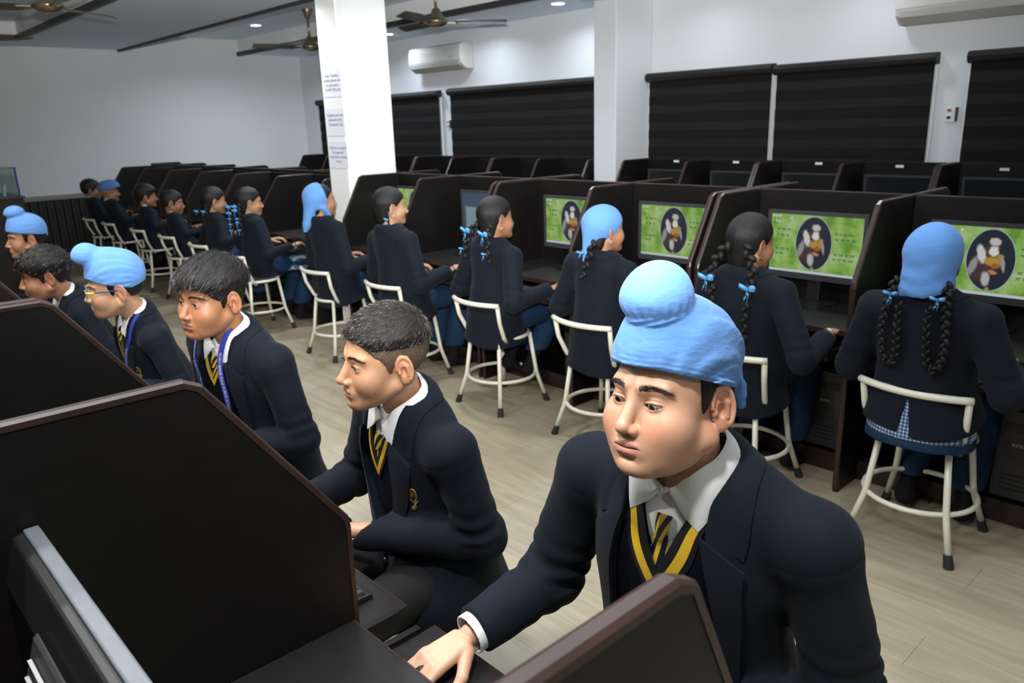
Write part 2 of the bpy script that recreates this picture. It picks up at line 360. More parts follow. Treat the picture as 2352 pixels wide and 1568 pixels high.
# ================================================================== carrels
def part_profile(depth, zt, zb, back, r=.018):
    """outline (y,z) of a partition: front edge, slope, top"""
    return [(0, 0), (0, zb-.02), (.004, zb), (back-.012, zt-.012), (back+.012, zt), (depth, zt), (depth, 0)]
def carrel_unit(width, n, label, group, loc, rz, zt=1.29, zb=.965, back=.20, depth=.57, trays=True, tray_out=.15, offs=None, low=True, backs=None):
    """a run of n carrels built as one desk; local x along the desk, y=0 the sitter's edge"""
    e = empty('carrel_desk', loc, rz, label, 'desk', group); t = .022; back0 = back
    xs = [width*i/n for i in range(n+1)] if offs is None else offs
    for i, x in enumerate(xs):
        xa = x if i == 0 else (x-t if i == n else x-t/2)
        back = backs[i] if backs else back0
        pr = part_profile(depth, zt, zb, back)
        p = MB().prism_x(pr[::-1], xa+.0005, xa+t-.0005).build('partition', M['carrel'], e)
        # edge band follows floor -> front -> slope -> top
        path = [(0, 0.012), (0, zb-.02), (.004, zb), (back-.012, zt-.012), (back+.012, zt), (depth, zt)]
        mb = MB(); v = []; f = []
        for q, (a, b) in enumerate(path):
            a0 = np.array(path[max(q-1, 0)]); a1 = np.array(path[min(q+1, len(path)-1)]); d = (a1-a0)/np.linalg.norm(a1-a0); nrm = np.array([-d[1], d[0]])
            for (u, w) in ((-.001, 0), (-.001, .003), (t*.22, .0065), (t*.78, .0065), (t+.001, .003), (t+.001, 0), (t+.001, -.006), (-.001, -.006)):
                pt = np.array([a, b]) + nrm*w; v.append((xa+u, pt[0], pt[1]))
        m8 = 8
        for q in range(len(path)-1):
            for s in range(m8): f.append((q*m8+s, q*m8+(s+1) % m8, (q+1)*m8+(s+1) % m8, (q+1)*m8+s))
        f += [tuple(range(m8))[::-1], tuple(range(len(v)-m8, len(v)))]
        mb.add(v, f); mb.build('edge_band', M['edge'], p, smooth=False)
    for i in range(n):
        x0 = xs[i]+(t if i == 0 else t/2)+.001; x1 = xs[i+1]-(t if i == n-1 else t/2)-.001
        d = MB().box(x0, x1, .012, depth-.02, .728, .75).build('desktop', M['deskm'], e)
        MB().box(x0, x1, .008, .0125, .727, .7505).build('edge_band', M['edge'], d)
        bp = MB().box(x0, x1, depth-.019, depth-.001, .12 if low else .7, zt-.004).build('back_panel', M['carrel'], e)
        MB().box(x0, x1, depth-.020, depth, zt-.004, zt+.001).build('edge_band', M['edge'], bp)
        if low:
            s = MB().box(x0, x1, .20, depth-.021, .075, .095).build('foot_shelf', M['carrel'], e)
            MB().box(x0, x1, .195, .20, .0, .096).build('kick_board', M['edge'], s)
        if trays:
            ty = -tray_out
            tr = MB().box(x0+.035, x1-.035, ty, ty+.36, .656, .672).build('keyboard_tray', M['deskm'], e)
            MB().box(x0+.035, x1-.035, ty-.004, ty, .655, .673).build('edge_band', M['edge'], tr)
            for sx in (x0+.018, x1-.034):
                MB().box(sx, sx+.016, ty+.03, ty+.42, .640, .682).box(sx-.004, sx+.020, ty+.16, ty+.50, .690, .698).build('slide_rail', M['rail'], tr)
    return e
NX = [-2.065, -1.18, -.33]
# near row: sitters on the +Y side, so the units are turned half round (local x runs to -X)
def near_unit(xa, xm, xb, label, backs=None):
    return carrel_unit(xb-xa, 2, label, 'dark wooden carrel desks in the nearer row', (xb, .65, 0), PI, back=.245, depth=.64, offs=[0, xb-xm, xb-xa], tray_out=.15, backs=backs)
near_unit(-2.065+.011, -1.18, -.33+.011, 'dark wooden carrel desk where the two boys sit, one in a blue turban', [.165, .245, .245])
near_unit(-3.83, -2.96, -2.078, 'dark wooden carrel desk of the boy with glasses and the boy with lanyard')
near_unit(-5.60, -4.72, -3.86, 'dark wooden carrel desk at the far end of the nearer row')
# middle row, facing +Y, and its mirrored back side
MX = [-.56, -1.375, -2.165, -2.175, -3.0, -3.81, -3.83, -4.655, -5.46]
MIDG = 'dark wooden carrel desks in the middle row'
for a, b, c, lab in ((-2.162, -1.375, -.56, 'dark carrel desk of the girl in the blue scarf with looped braids'), (-3.812, -3.0, -2.188, 'dark carrel desk of the scarfed girl with a single braid'), (-5.46, -4.655, -3.838, 'dark carrel desk ending beside the white pillar')):
    carrel_unit(c-a, 2, lab, MIDG, (a, 3.24, 0), 0, back=.19, offs=[0, b-a, c-a])
for (a, b, c), wh in zip(((-2.162, -1.375, -.56), (-3.812, -3.0, -2.188), (-5.46, -4.655, -3.838)), ('the looped-braid girl', 'the single-braid scarfed girl', 'the girl with black bangle')):
    carrel_unit(c-a, 2, 'carrel desk facing the windows, backing the desk of '+wh, 'carrel desks behind the middle row', (c, 4.40, 0), PI, back=.19, offs=[0, c-b, c-a], trays=False, low=False, depth=.585)
# left run beyond the pillar
LX0, LP = -6.02, .885
for i, lab in enumerate(('dark carrel desk beyond the pillar where two ribboned girls sit', 'dark carrel desk where two bareheaded boys sit, beyond the pillar', 'dark carrel desk nearest the left wall, by the boy in dark blue turban')):
    xb = LX0-2*LP*i; xa = xb-2*LP+.012
    carrel_unit(xb-xa, 2, lab, 'dark carrel desks beyond the white pillar', (xa, 3.24, 0), 0, zt=1.245, back=.20)
    carrel_unit(xb-xa, 2, 'dark carrel desk facing the windows, %s one beyond the white pillar' % ('first', 'second', 'third')[i], 'carrel desks behind the middle row', (xb, 4.40, 0), PI, zt=1.275, back=.20, trays=False, low=False, depth=.585)
# window row
WX = [-4.775, -4.06, -3.37, -2.68, -2.0, -1.32]
WG = 'dark carrel desks along the windows'
carrel_unit(1.40, 2, 'dark carrel desk along the windows, next to the wall pillar', WG, (-4.775, 5.71, 0), 0, trays=False, back=.19, offs=[0, .715, 1.40])
carrel_unit(1.38, 2, 'dark carrel desk along the windows under the socket strip', WG, (-3.372, 5.71, 0), 0, trays=False, back=.19, offs=[0, .70, 1.38])
carrel_unit(1.36, 2, 'dark carrel desk along the windows at the far right blind', WG, (-1.99, 5.71, 0), 0, trays=False, back=.19)
for i in range(4):
    xb = -5.20-1.43*i
    carrel_unit(1.42, 2, 'dark carrel desk along the windows, %s one beyond the wall pillar' % ('first', 'second', 'third', 'fourth')[i], WG, (xb-1.42, 5.71, 0), 0, trays=False, back=.19)
# small white stickers on the window-row back panels
for iq, (qx, qy) in enumerate(((1553, 366), (1690, 370), (1880, 375), (2066, 382), (2307, 389))):
    p = ony(qx, qy, 6.255)
    tag(MB().box(-.030, .030, -.0015, 0, -.010, .010).build('sticker', M['wht']), 'small white sticker on a window-row carrel panel, %s from the wall pillar' % ('first', 'second', 'third', 'fourth', 'fifth')[iq], 'sticker', 'stickers on the window row').location = (p[0], 6.2595, min(p[2], 1.27))

# ================================================================== stools
def stool_proto():
    e = empty('stool'); r = .0125; hs = .44
    top = .125; mid = .150; foot = .190; zk = .17
    for sx in (-1, 1):
        for sy in (-1, 1):
            lg = MB().tube([(sx*top, sy*top, hs), (sx*mid, sy*mid, zk+.03), (sx*(mid+.005), sy*(mid+.005), zk), (sx*foot, sy*foot, .03)], r, 10).build('leg', M['white_tube'], e, smooth=True)
            MB().tube([(sx*(foot-.006), sy*(foot-.006), .048), (sx*(foot+.006), sy*(foot+.006), 0.0)], [.016, .019], 10).build('rubber_foot', M['rubber'], lg, smooth=False)
    ring = [(.205*math.cos(2*PI*i/36), .205*math.sin(2*PI*i/36), .185) for i in range(36)]
    MB().tube(ring, .0105, 10, closed=True).build('footrest_ring', M['white_tube'], e, smooth=True)
    srg = [(.170*math.cos(2*PI*i/36), .170*math.sin(2*PI*i/36), hs) for i in range(36)]
    MB().tube(srg, .011, 10, closed=True).build('seat_ring', M['white_tube'], e, smooth=True)
    MB().lathe([(0, hs-.012), (.165, hs-.012), (.172, hs), (.165, hs+.014), (0, hs+.016)], n=32).build('seat', M['seatm'], e, smooth=False)
    # backrest: uprights rising from the rear of the seat ring and a curved top rail on the -y side
    pts = []
    for sx in (-1, 1):
        MB().tube([(sx*.150, -.085, hs-.02), (sx*.165, -.120, hs+.02), (sx*.182, -.165, hs+.12), (sx*.188, -.185, hs+.225)], .0125, 10).build('back_upright', M['white_tube'], e, smooth=True)
    rail = [(.20*s, -.185-.055*(1-s*s), hs+.225+.0*s) for s in [i/8-1 for i in range(17)]]
    MB().tube(rail, .014, 10).build('back_rail', M['white_tube'], e, smooth=True)
    return e
stool0 = stool_proto(); STOOLS = 0
def stool(x, y, rz, label, group='cream tubular stools', back=True):
    global STOOLS
    if not back:
        s = stool0.copy(); COL.objects.link(s)
        for ch in stool0.children:
            if not ch.name.startswith('back_'): copy_tree(ch, s)
    else:
        s = stool0 if STOOLS == 0 else copy_tree(stool0); STOOLS += 1
    s.location = (x, y, 0); s.rotation_euler = (0, 0, rz); tag(s, label, 'stool', group); return s

# ================================================================== computers
def screen_mat():
    m = bpy.data.materials.new('wallpaper_green'); m.use_nodes = True; n, l = nt(m); b = n['Principled BSDF']
    tc = n.new('ShaderNodeTexCoord'); nz = n.new('ShaderNodeTexNoise'); nz.inputs['Scale'].default_value = 11; nz.inputs['Detail'].default_value = 4; l.new(tc.outputs['Object'], nz.inputs['Vector'])
    cr = n.new('ShaderNodeValToRGB'); l.new(nz.outputs['Fac'], cr.inputs[0]); E_ = cr.color_ramp.elements
    E_[0].position = .38; E_[0].color = (.13, .30, .035, 1); E_[1].position = .66; E_[1].color = (.42, .55, .26, 1)
    x = cr.color_ramp.elements.new(.5); x.color = (.26, .46, .09, 1)
    b.inputs['Base Color'].default_value = (.01, .01, .01, 1); l.new(cr.outputs[0], b.inputs['Emission Color']); b.inputs['Emission Strength'].default_value = .42
    b.inputs['Roughness'].default_value = .25
    return m
def em(name, c, s=.55): return mat(name, (.01, .01, .01), .3, emit=(c, s))
M['scr_g'] = screen_mat(); M['scr_navy'] = em('screen_navy', (.016, .018, .028)); M['scr_w'] = em('screen_white', (.52, .55, .53)); M['scr_o'] = em('screen_ochre', (.42, .24, .03)); M['scr_b'] = em('screen_brown', (.30, .10, .04))
M['scr_rim'] = em('screen_rim', (.25, .33, .33)); M['scr_bar'] = em('screen_taskbar', (.42, .47, .52)); M['scr_txt'] = em('screen_text_green', (.02, .11, .03)); M['scr_dk'] = em('screen_maroon', (.05, .022, .024))
M['scr_off'] = mat('screen_off', (.012, .013, .014), .22); M['scr_blue'] = em('screen_dim_blue', (.035, .06, .10)); M['scr_blue2'] = em('screen_pale_blue', (.16, .22, .26))
def oval_mat():
    # plain stand-in for the picture in the oval: soft colour patches of about the same size and tone
    m = bpy.data.materials.new('oval_picture'); m.use_nodes = True; n, l = nt(m); b = n['Principled BSDF']; tc = n.new('ShaderNodeTexCoord'); prev = None
    nz = n.new('ShaderNodeTexNoise'); nz.inputs['Scale'].default_value = 60; l.new(tc.outputs['Object'], nz.inputs['Vector']); ad = n.new('ShaderNodeVectorMath'); ad.operation = 'MULTIPLY_ADD'; ad.inputs[1].default_value = (.014, 0, .014); l.new(nz.outputs['Color'], ad.inputs[0]); l.new(tc.outputs['Object'], ad.inputs[2])
    for (cx, cz, rx, rz, rot, col, soft) in ((-.034, -.035, .050, .062, -.3, (.055, .026, .026), .5), (-.006, .030, .030, .034, 0, (.07, .03, .028), .5), (-.064, -.030, .016, .046, -.3, (.22, .23, .23), .4), (-.036, .024, .017, .042, .25, (.46, .48, .47), .35), (.010, .078, .022, .018, 0, (.40, .41, .40), .3), (.014, .058, .012, .010, 0, (.34, .17, .08), .4), (.009, .038, .019, .022, 0, (.52, .54, .52), .3),
            (.012, -.006, .036, .022, -.1, (.36, .22, .03), .45), (.034, .014, .016, .014, 0, (.34, .17, .04), .45), (.020, -.022, .017, .014, 0, (.28, .085, .03), .4), (.014, -.050, .019, .010, -.3, (.38, .18, .08), .4), (.048, -.016, .009, .034, .2, (.24, .25, .26), .4), (-.010, -.080, .017, .032, .1, (.36, .38, .36), .4), (.0, -.122, .011, .006, 0, (.30, .20, .03), .5)):
        mp = n.new('ShaderNodeMapping'); mp.vector_type = 'TEXTURE'; mp.inputs['Location'].default_value = (cx+.007, 0, cz+.007); mp.inputs['Rotation'].default_value = (0, -rot, 0); mp.inputs['Scale'].default_value = (rx, 1, rz); l.new(ad.outputs[0], mp.inputs['Vector'])
        ln = n.new('ShaderNodeVectorMath'); ln.operation = 'LENGTH'; l.new(mp.outputs[0], ln.inputs[0]); mr = n.new('ShaderNodeMapRange'); mr.interpolation_type = 'SMOOTHSTEP'; mr.inputs[1].default_value = 1+soft*.5; mr.inputs[2].default_value = 1-soft; l.new(ln.outputs['Value'], mr.inputs[0])
        mx = n.new('ShaderNodeMix'); mx.data_type = 'RGBA'; l.new(mr.outputs[0], mx.inputs[0]); mx.inputs[7].default_value = (*col, 1)
        if prev is None: mx.inputs[6].default_value = (.014, .016, .026, 1)
        else: l.new(prev, mx.inputs[6])
        prev = mx.outputs[2]
    b.inputs['Base Color'].default_value = (.01, .01, .01, 1); l.new(prev, b.inputs['Emission Color']); b.inputs['Emission Strength'].default_value = .55; b.inputs['Roughness'].default_value = .25
    return m
M['scr_oval'] = oval_mat()
def disc(mb, cx, cz, rx, rz, y, n=28, rot=0):
    v = []
    for k in range(n):
        a = 2*PI*k/n; x = rx*math.cos(a); z = rz*math.sin(a); v.append((cx+x*math.cos(rot)-z*math.sin(rot), y, cz+x*math.sin(rot)+z*math.cos(rot)))
    mb.add(v, [tuple(range(n))]); return mb
def monitor(kind):
    """desktop monitor facing -y, stand on z=0"""
    e = empty('monitor'); w, h, zc = .252, .168, .285
    MB().box(-w, w, 0, .022, zc-h, zc+h).box(-w*.72, w*.72, .022, .048, zc-h*.7, zc+h*.72).build('housing', M['blk'], e, bevel=.004)
    bz = MB().box(-w, w, -.006, .001, zc+h-.018, zc+h).box(-w, w, -.006, .001, zc-h, zc-h+.030).box(-w, -w+.018, -.006, .001, zc-h+.03, zc+h-.018).box(w-.018, w, -.006, .001, zc-h+.03, zc+h-.018)
    bz.build('bezel', M['blkg'], e)
    MB().box(-.035, .035, .012, .035, .012, zc-h+.05).build('stand_neck', M['blk'], e, bevel=.006)
    MB().lathe([(0, 0), (.115, 0), (.115, .006), (.06, .014), (0, .014)], (0, .03, 0), 32).build('stand_base', M['blk'], e)
    X0, X1, Z0, Z1 = -w+.018, w-.018, zc-h+.03, zc+h-.018; y = -.001
    q = lambda a, b, c, d, yy: MB().add([(a, yy, c), (b, yy, c), (b, yy, d), (a, yy, d)], [(0, 1, 2, 3)])
    if kind == 'green':
        s = q(X0, X1, Z0, Z1, y).build('screen', M['scr_g'], e)
        q(X0, X1, Z0, Z0+.012, y-.0006).build('taskbar', M['scr_bar'], s)
        cx, cz = -.006, (Z0+Z1)/2+.006
        disc(MB(), cx, cz, .094, .133, y-.0006, 40).build('oval_rim', M['scr_rim'], s); disc(MB(), 0, 0, .090, .129, 0, 40).build('oval', M['scr_oval'], s).location = (cx, y-.0010, cz)
        # blurred lines of script: rows of dark strokes
        rnd = random.Random(3); mb = MB()
        for (lx, lz, n) in ((X0+.035, cz+.058, 3), (X0+.035, cz+.028, 3), (X0+.03, cz-.040, 3), (X0+.03, cz-.064, 2), (cx+.106, cz+.052, 4), (cx+.106, cz+.026, 4), (cx+.106, cz-.046, 4), (cx+.100, cz-.070, 4)):
            x = lx
            for k in range(n):
                ww = rnd.uniform(.012, .026); mb.add([(x, y-.001, lz+.005), (x+ww, y-.001, lz+.005), (x+ww, y-.001, lz+.0075), (x, y-.001, lz+.0075)], [(0, 1, 2, 3)])
                u = x+.001
                while u < x+ww-.003:
                    hh = rnd.uniform(.007, .012); mb.add([(u, y-.001, lz+.006-hh), (u+.0028, y-.001, lz+.006-hh), (u+.0028, y-.001, lz+.006), (u, y-.001, lz+.006)], [(0, 1, 2, 3)]); u += rnd.uniform(.0042, .006)
                x += ww+.007
        tag(mb.build('script_lines', M['scr_txt'], s), kind='stuff')
        mb = MB(); 
        for (ix, iz) in ((X0+.012, Z1-.012), (X0+.028, Z1-.012), (X0+.044, Z1-.012), (X0+.028, Z1-.036), (X0+.044, Z1-.038), (cx-.12, Z1-.018)): disc(mb, ix, iz, .005, .006, y-.001, 10)
        tag(mb.build('desktop_icons', M['scr_w'], s), kind='stuff')
    elif kind == 'off': q(X0, X1, Z0, Z1, y).build('screen', M['scr_off'], e)
    else:
        s = q(X0, X1, Z0, Z1, y).build('screen', M['scr_blue'], e); mb = MB()
        mb.add([(X0+.03, y-.001, Z0+.04), (X0+.30, y-.001, Z0+.04), (X0+.30, y-.001, Z1-.10), (X0+.03, y-.001, Z1-.10)], [(0, 1, 2, 3)]); mb.build('window_panel', M['scr_blue2'], s)
    return e
mg, mo, mbl = monitor('green'), monitor('off'), monitor('blue'); used = set()
def put_monitor(p, x, y, z, rz, label, group):
    o = p if p.name not in used else copy_tree(p); used.add(p.name); used.add(o.name)
    o.location = (x, y, z); o.rotation_euler = (0, 0, rz); tag(o, label, 'monitor', group); return o
SCRN = 'desktop monitors showing a green wallpaper'
put_monitor(mg, -.985, 3.66, .7505, .03, 'monitor with green wallpaper beyond the girl with looped braids', SCRN)
put_monitor(mg, -1.76, 3.66, .7505, .0, 'monitor with green wallpaper beyond the girl with a gold earring', SCRN)
put_monitor(mg, -2.585, 3.66, .7505, 0, 'monitor with green wallpaper beside the scarfed girl with one braid', SCRN)
put_monitor(mg, -3.37, 3.66, .7505, -.02, 'monitor with green wallpaper in the carrel of the girl with short ribboned braids', SCRN)
put_monitor(mbl, -4.22, 3.66, .7505, 0, 'monitor with a dim blue screen in the carrel of the girl with the bangle', SCRN)
put_monitor(mg, -5.03, 3.66, .7505, 0, 'monitor with green wallpaper in the carrel next to the white pillar', SCRN)
for i, x in enumerate((-4.40, -3.71, -3.02, -2.34, -1.65)):
    put_monitor(mo, x, 6.13, .7505, 0, 'switched-off monitor with dark screen, %s from the wall pillar along the windows' % ('first', 'second', 'third', 'fourth', 'fifth')[i], 'switched-off monitors in the window row')
# the monitor whose back is towards the camera, in the near carrel
def back_monitor(loc, rz):
    e = empty('monitor', loc, rz, 'black monitor seen from behind with pale grey top edge, on the near desk', 'monitor'); w, h, zc = .238, .150, .245
    MB().box(-w, w, 0, .020, zc-h, zc+h).build('bezel', M['gmon'], e, bevel=.003)
    hb = MB().prism_x([(.020, zc-h+.004), (.020, zc+h-.002), (.034, zc+h-.006), (.052, zc+h*.55), (.052, zc-h*.4), (.034, zc-h+.01)][::-1], -w+.002, w-.002).build('housing', M['blk'], e, bevel=.004)
    MB().prism_x([(.0521, zc+h*.70), (.058, zc+h*.66), (.085, zc+h*.10), (.085, zc-h*.65), (.0521, zc-h*.7)][::-1], -.155, .045).build('stand_hub', M['blkg'], e, bevel=.01, seg=3)
    for i in range(3): MB().box(-.135, .030, .0655+.0062*i, .0680+.0062*i+.002, zc+h*.52-.0195*i, zc+h*.52-.0195*i+.0035).build('vent_slot', M['alum'], hb)
    MB().box(-.14, -.06, .046, .0535, zc+h*.50, zc+h*.56).build('rear_label', M['alum'], hb)
    MB().box(-.03, .03, .05, .07, .012, zc-h*.4).build('stand_neck', M['blk'], e)
    MB().lathe([(0, 0), (.11, 0), (.11, .006), (.05, .014), (0, .014)], (0, .05, 0), 32).build('stand_base', M['blk'], e)
    MB().add([(-w+.016, -.0008, zc-h+.02), (w-.016, -.0008, zc-h+.02), (w-.016, -.0008, zc+h-.016), (-w+.016, -.0008, zc+h-.016)], [(0, 1, 2, 3)]).build('screen', M['scr_g'], e)
    return e
back_monitor((-.925, .170, .7505), PI)
# keyboards, mice
def keyboard_proto():
    e = empty('keyboard'); w, d = .215, .068
    MB().prism_x([(-d, 0), (d, 0), (d, .020), (-d, .011)], -w, w).build('case', M['blk'], e, bevel=.003)
    kme = None
    for r in range(5):
        y = -d+.014+r*.0235; x = -w+.010; c = 0
        while x < w-.016:
            kw = .0165 if not (r == 0 and 4 <= c <= 8) else .0165
            z = .0115+.009*(y+d)/(2*d)
            if kme is None:
                o = MB().add([(0, 0, 0), (.0165, 0, 0), (.0165, .018, .0011), (0, .018, .0011), (.0018, .0018, .006), (.0147, .0018, .006), (.0147, .0162, .0066), (.0018, .0162, .0066)],
                             [(0, 3, 2, 1), (4, 5, 6, 7), (0, 1, 5, 4), (1, 2, 6, 5), (2, 3, 7, 6), (3, 0, 4, 7)]).build('key', M['blkg'], e); kme = o.data
            else:
                o = bpy.data.objects.new('key', kme); COL.objects.link(o); o.parent = e
            o.location = (x, y, z); x += .0198; c += 1
    return e
def mouse_proto():
    e = empty('mouse')
    mb = MB(); N = 14; v = []; f = []
    for i in range(9):
        t = i/8; 
        for k in range(N):
            a = 2*PI*k/N; rr = math.cos(t*PI/2)
            v.append((.030*math.cos(a)*(rr**.5), .052*math.sin(a)*(rr**.5), .034*math.sin(t*PI/2)))
    for i in range(8):
        for k in range(N): f.append((i*N+k, i*N+(k+1) % N, (i+1)*N+(k+1) % N, (i+1)*N+k))
    mb.add(v, f); mb.build('shell', M['blk'], e, smooth=True)
    MB().tube([(0, .026, .026), (0, .036, .023)], .004, 8).build('wheel', M['blkg'], e)
    return e
kb0, ms0 = keyboard_proto(), mouse_proto(); cnt = {'k': 0, 'm': 0}
def keyboard(x, y, z, rz, label, full=True):
    k = kb0 if cnt['k'] == 0 else copy_tree(kb0); cnt['k'] += 1; k.location = (x, y, z); k.rotation_euler = (0, 0, rz); tag(k, label, 'keyboard', 'black keyboards on the trays'); return k
def mouse(x, y, z, rz, label):
    k = ms0 if cnt['m'] == 0 else copy_tree(ms0); cnt['m'] += 1; k.location = (x, y, z); k.rotation_euler = (0, 0, rz); tag(k, label, 'mouse', 'black mice on the trays'); return k
# computer towers on the foot shelves
def tower(x, y, z, label, txt=True):
    e = empty('computer_tower', (x, y, z), 0, label, 'computer', 'black computer towers under the middle desks')
    MB().box(-.09, .09, .012, .36, 0, .40).build('case', M['blk'], e, bevel=.004)
    MB().box(-.085, .085, 0, .012, .01, .39).build('front_panel', M['blkg'], e, bevel=.004)
    MB().box(-.06, .06, -.003, .0, .30, .335).build('drive_bay', M['blk'], e)
    me = text_mesh('INTEX', .018); me.materials.append(M['wht']); o = bpy.data.objects.new('logo', me); COL.objects.link(o); o.parent = e; o.location = (0, -.0015, .245); o.rotation_euler = (PI/2, 0, 0)
    for i in range(4): MB().box(-.05, .05, -.002, 0, .05+.02*i, .056+.02*i).build('vent_slot', M['blk'], e)
for x, lab in ((-.74, 'black computer tower under the desk of the girl with looped braids'), (-1.55, 'black computer tower under the desk of the girl with gold earring'), (-2.38, 'black computer tower under the desk of the scarfed single-braid girl'), (-3.17, 'black computer tower under the desk of the girl with ribboned braids')):
    tower(x, 3.455, .0965, lab)
# glass display case on a dark cabinet at the far left
def display_case():
    x0, x1, y0, y1 = -8.1, -7.45, .95, 1.47
    e = empty('display_cabinet', ((x0+x1)/2, (y0+y1)/2, 0), 0, 'dark cabinet topped by a glass case with blue edge, by the left wall', 'cabinet'); a, b = (x1-x0)/2, (y1-y0)/2
    MB().box(-a, a, -b, b, .06, 1.19).build('cabinet_body', M['carrel'], e, bevel=.004)
    MB().box(-a+.02, a-.02, -b+.02, b-.02, 0, .06).build('plinth', M['mold'], e)
    MB().box(-a-.01, a+.01, -b-.01, b+.01, 1.19, 1.205).build('cabinet_top', M['edge'], e)
    g = bpy.data.materials.new('case_glass'); g.use_nodes = True; n, l = nt(g); bb = n['Principled BSDF']; bb.inputs['Transmission Weight'].default_value = 1.0; bb.inputs['Base Color'].default_value = (.80, .88, .86, 1); bb.inputs['Roughness'].default_value = .05; bb.inputs['IOR'].default_value = 1.1
    for (q0, q1, r0, r1) in ((-a+.02, a-.02, -b+.02, -b+.026), (-a+.02, a-.02, b-.026, b-.02), (-a+.02, -a+.026, -b+.026, b-.026), (a-.026, a-.02, -b+.026, b-.026)):
        MB().box(q0, q1, r0, r1, 1.206, 1.43).build('glass_pane', g, e)
    MB().box(-a+.02, a-.02, -b+.02, b-.02, 1.43, 1.437).build('glass_top', g, e)
    blue = mat('blue_edge_strip', (.02, .04, .25), .4)
    MB().box(a-.022, a-.014, b-.022, b-.014, 1.206, 1.44).build('corner_strip', blue, e)
    gp = mat('grey_exhibit', (.16, .17, .18), .6)
    tag(MB().box(-7.85, -7.70, 1.08, 1.22, 1.2055, 1.39).box(-7.84, -7.71, 1.222, 1.226, 1.23, 1.37).build('exhibit_box', gp, bevel=.01), 'grey boxy exhibit standing inside the glass case', 'exhibit')
    tag(MB().tube([(-7.56, 1.36, 1.2055), (-7.55, 1.372, 1.30)], .010, 10).build('white_marker', M['wht']), 'thin white marker leaning inside the glass case', 'marker')
display_case()
# ================================================================== implicit-surface modelling
F32 = np.float32
def V3(*a): return np.array(a, F32)
def smin(a, b, k):
    h = np.clip(.5+.5*(b-a)/k, 0, 1); return b+(a-b)*h-k*h*(1-h)
def smax(a, b, k): return -smin(-a, -b, k)
def ell(P, c, r):
    i0, i1, i2 = 1/float(r[0]), 1/float(r[1]), 1/float(r[2])
    a = (P[:, 0]-F32(c[0]))*F32(i0); b = (P[:, 1]-F32(c[1]))*F32(i1); e = (P[:, 2]-F32(c[2]))*F32(i2)
    a *= a; b *= b; e *= e; k0 = np.sqrt(a+b+e); a *= F32(i0*i0); b *= F32(i1*i1); e *= F32(i2*i2)
    k1 = np.sqrt(a+b+e); k1 += F32(1e-9); return k0*(k0-1)/k1
def cone(P, a, b, ra, rb, wt=False):
    ax, ay, az = float(a[0]), float(a[1]), float(a[2]); bx, by, bz = float(b[0])-ax, float(b[1])-ay, float(b[2])-az; L = 1/(bx*bx+by*by+bz*bz+1e-12)
    x = P[:, 0]-F32(ax); y = P[:, 1]-F32(ay); z = P[:, 2]-F32(az)
    t = x*F32(bx*L); t += y*F32(by*L); t += z*F32(bz*L); np.clip(t, 0, 1, out=t)
    x -= t*F32(bx); y -= t*F32(by); z -= t*F32(bz); x *= x; y *= y; z *= z; x += y; x += z
    d = np.sqrt(x); d -= F32(ra); d -= t*F32(rb-ra)
    return (d, t) if wt else d
def sph(P, c, r):
    x = P[:, 0]-F32(c[0]); y = P[:, 1]-F32(c[1]); z = P[:, 2]-F32(c[2]); return np.sqrt(x*x+y*y+z*z)-F32(r)
def rbox(P, c, h, r):
    q = np.abs(P-np.asarray(c, F32))-(np.asarray(h, F32)-r)
    return np.sqrt((np.maximum(q, 0)**2).sum(1))+np.minimum(q.max(1), 0)-r
def sstep(a, b, x): t = np.clip((x-a)/(b-a), 0, 1); return t*t*(3-2*t)
_rs = np.random.RandomState(11); _wk = _rs.normal(0, 1, (10, 3)).astype(F32); _wk /= np.linalg.norm(_wk, axis=1)[:, None]; _wp = _rs.uniform(0, 6.28, 10).astype(F32)
def wob(P, f, n=5):
    s = 0
    for i in range(n): kx, ky, kz = _wk[i]*F32(f*(1+.35*i)); s = s+np.sin(P[:, 0]*kx+P[:, 1]*ky+P[:, 2]*kz+_wp[i])
    return s/n
def axis(lo, hi, h, fine=()):
    xs = [lo]
    while xs[-1] < hi:
        st = h
        for a, b, h2 in fine:
            if a-h2 <= xs[-1] <= b: st = min(st, h2)
        nx = xs[-1]+st
        for a, b, h2 in fine:
            if xs[-1] < a-h2 and nx > a: nx = a
        xs.append(nx)
    return np.array(xs, F32)
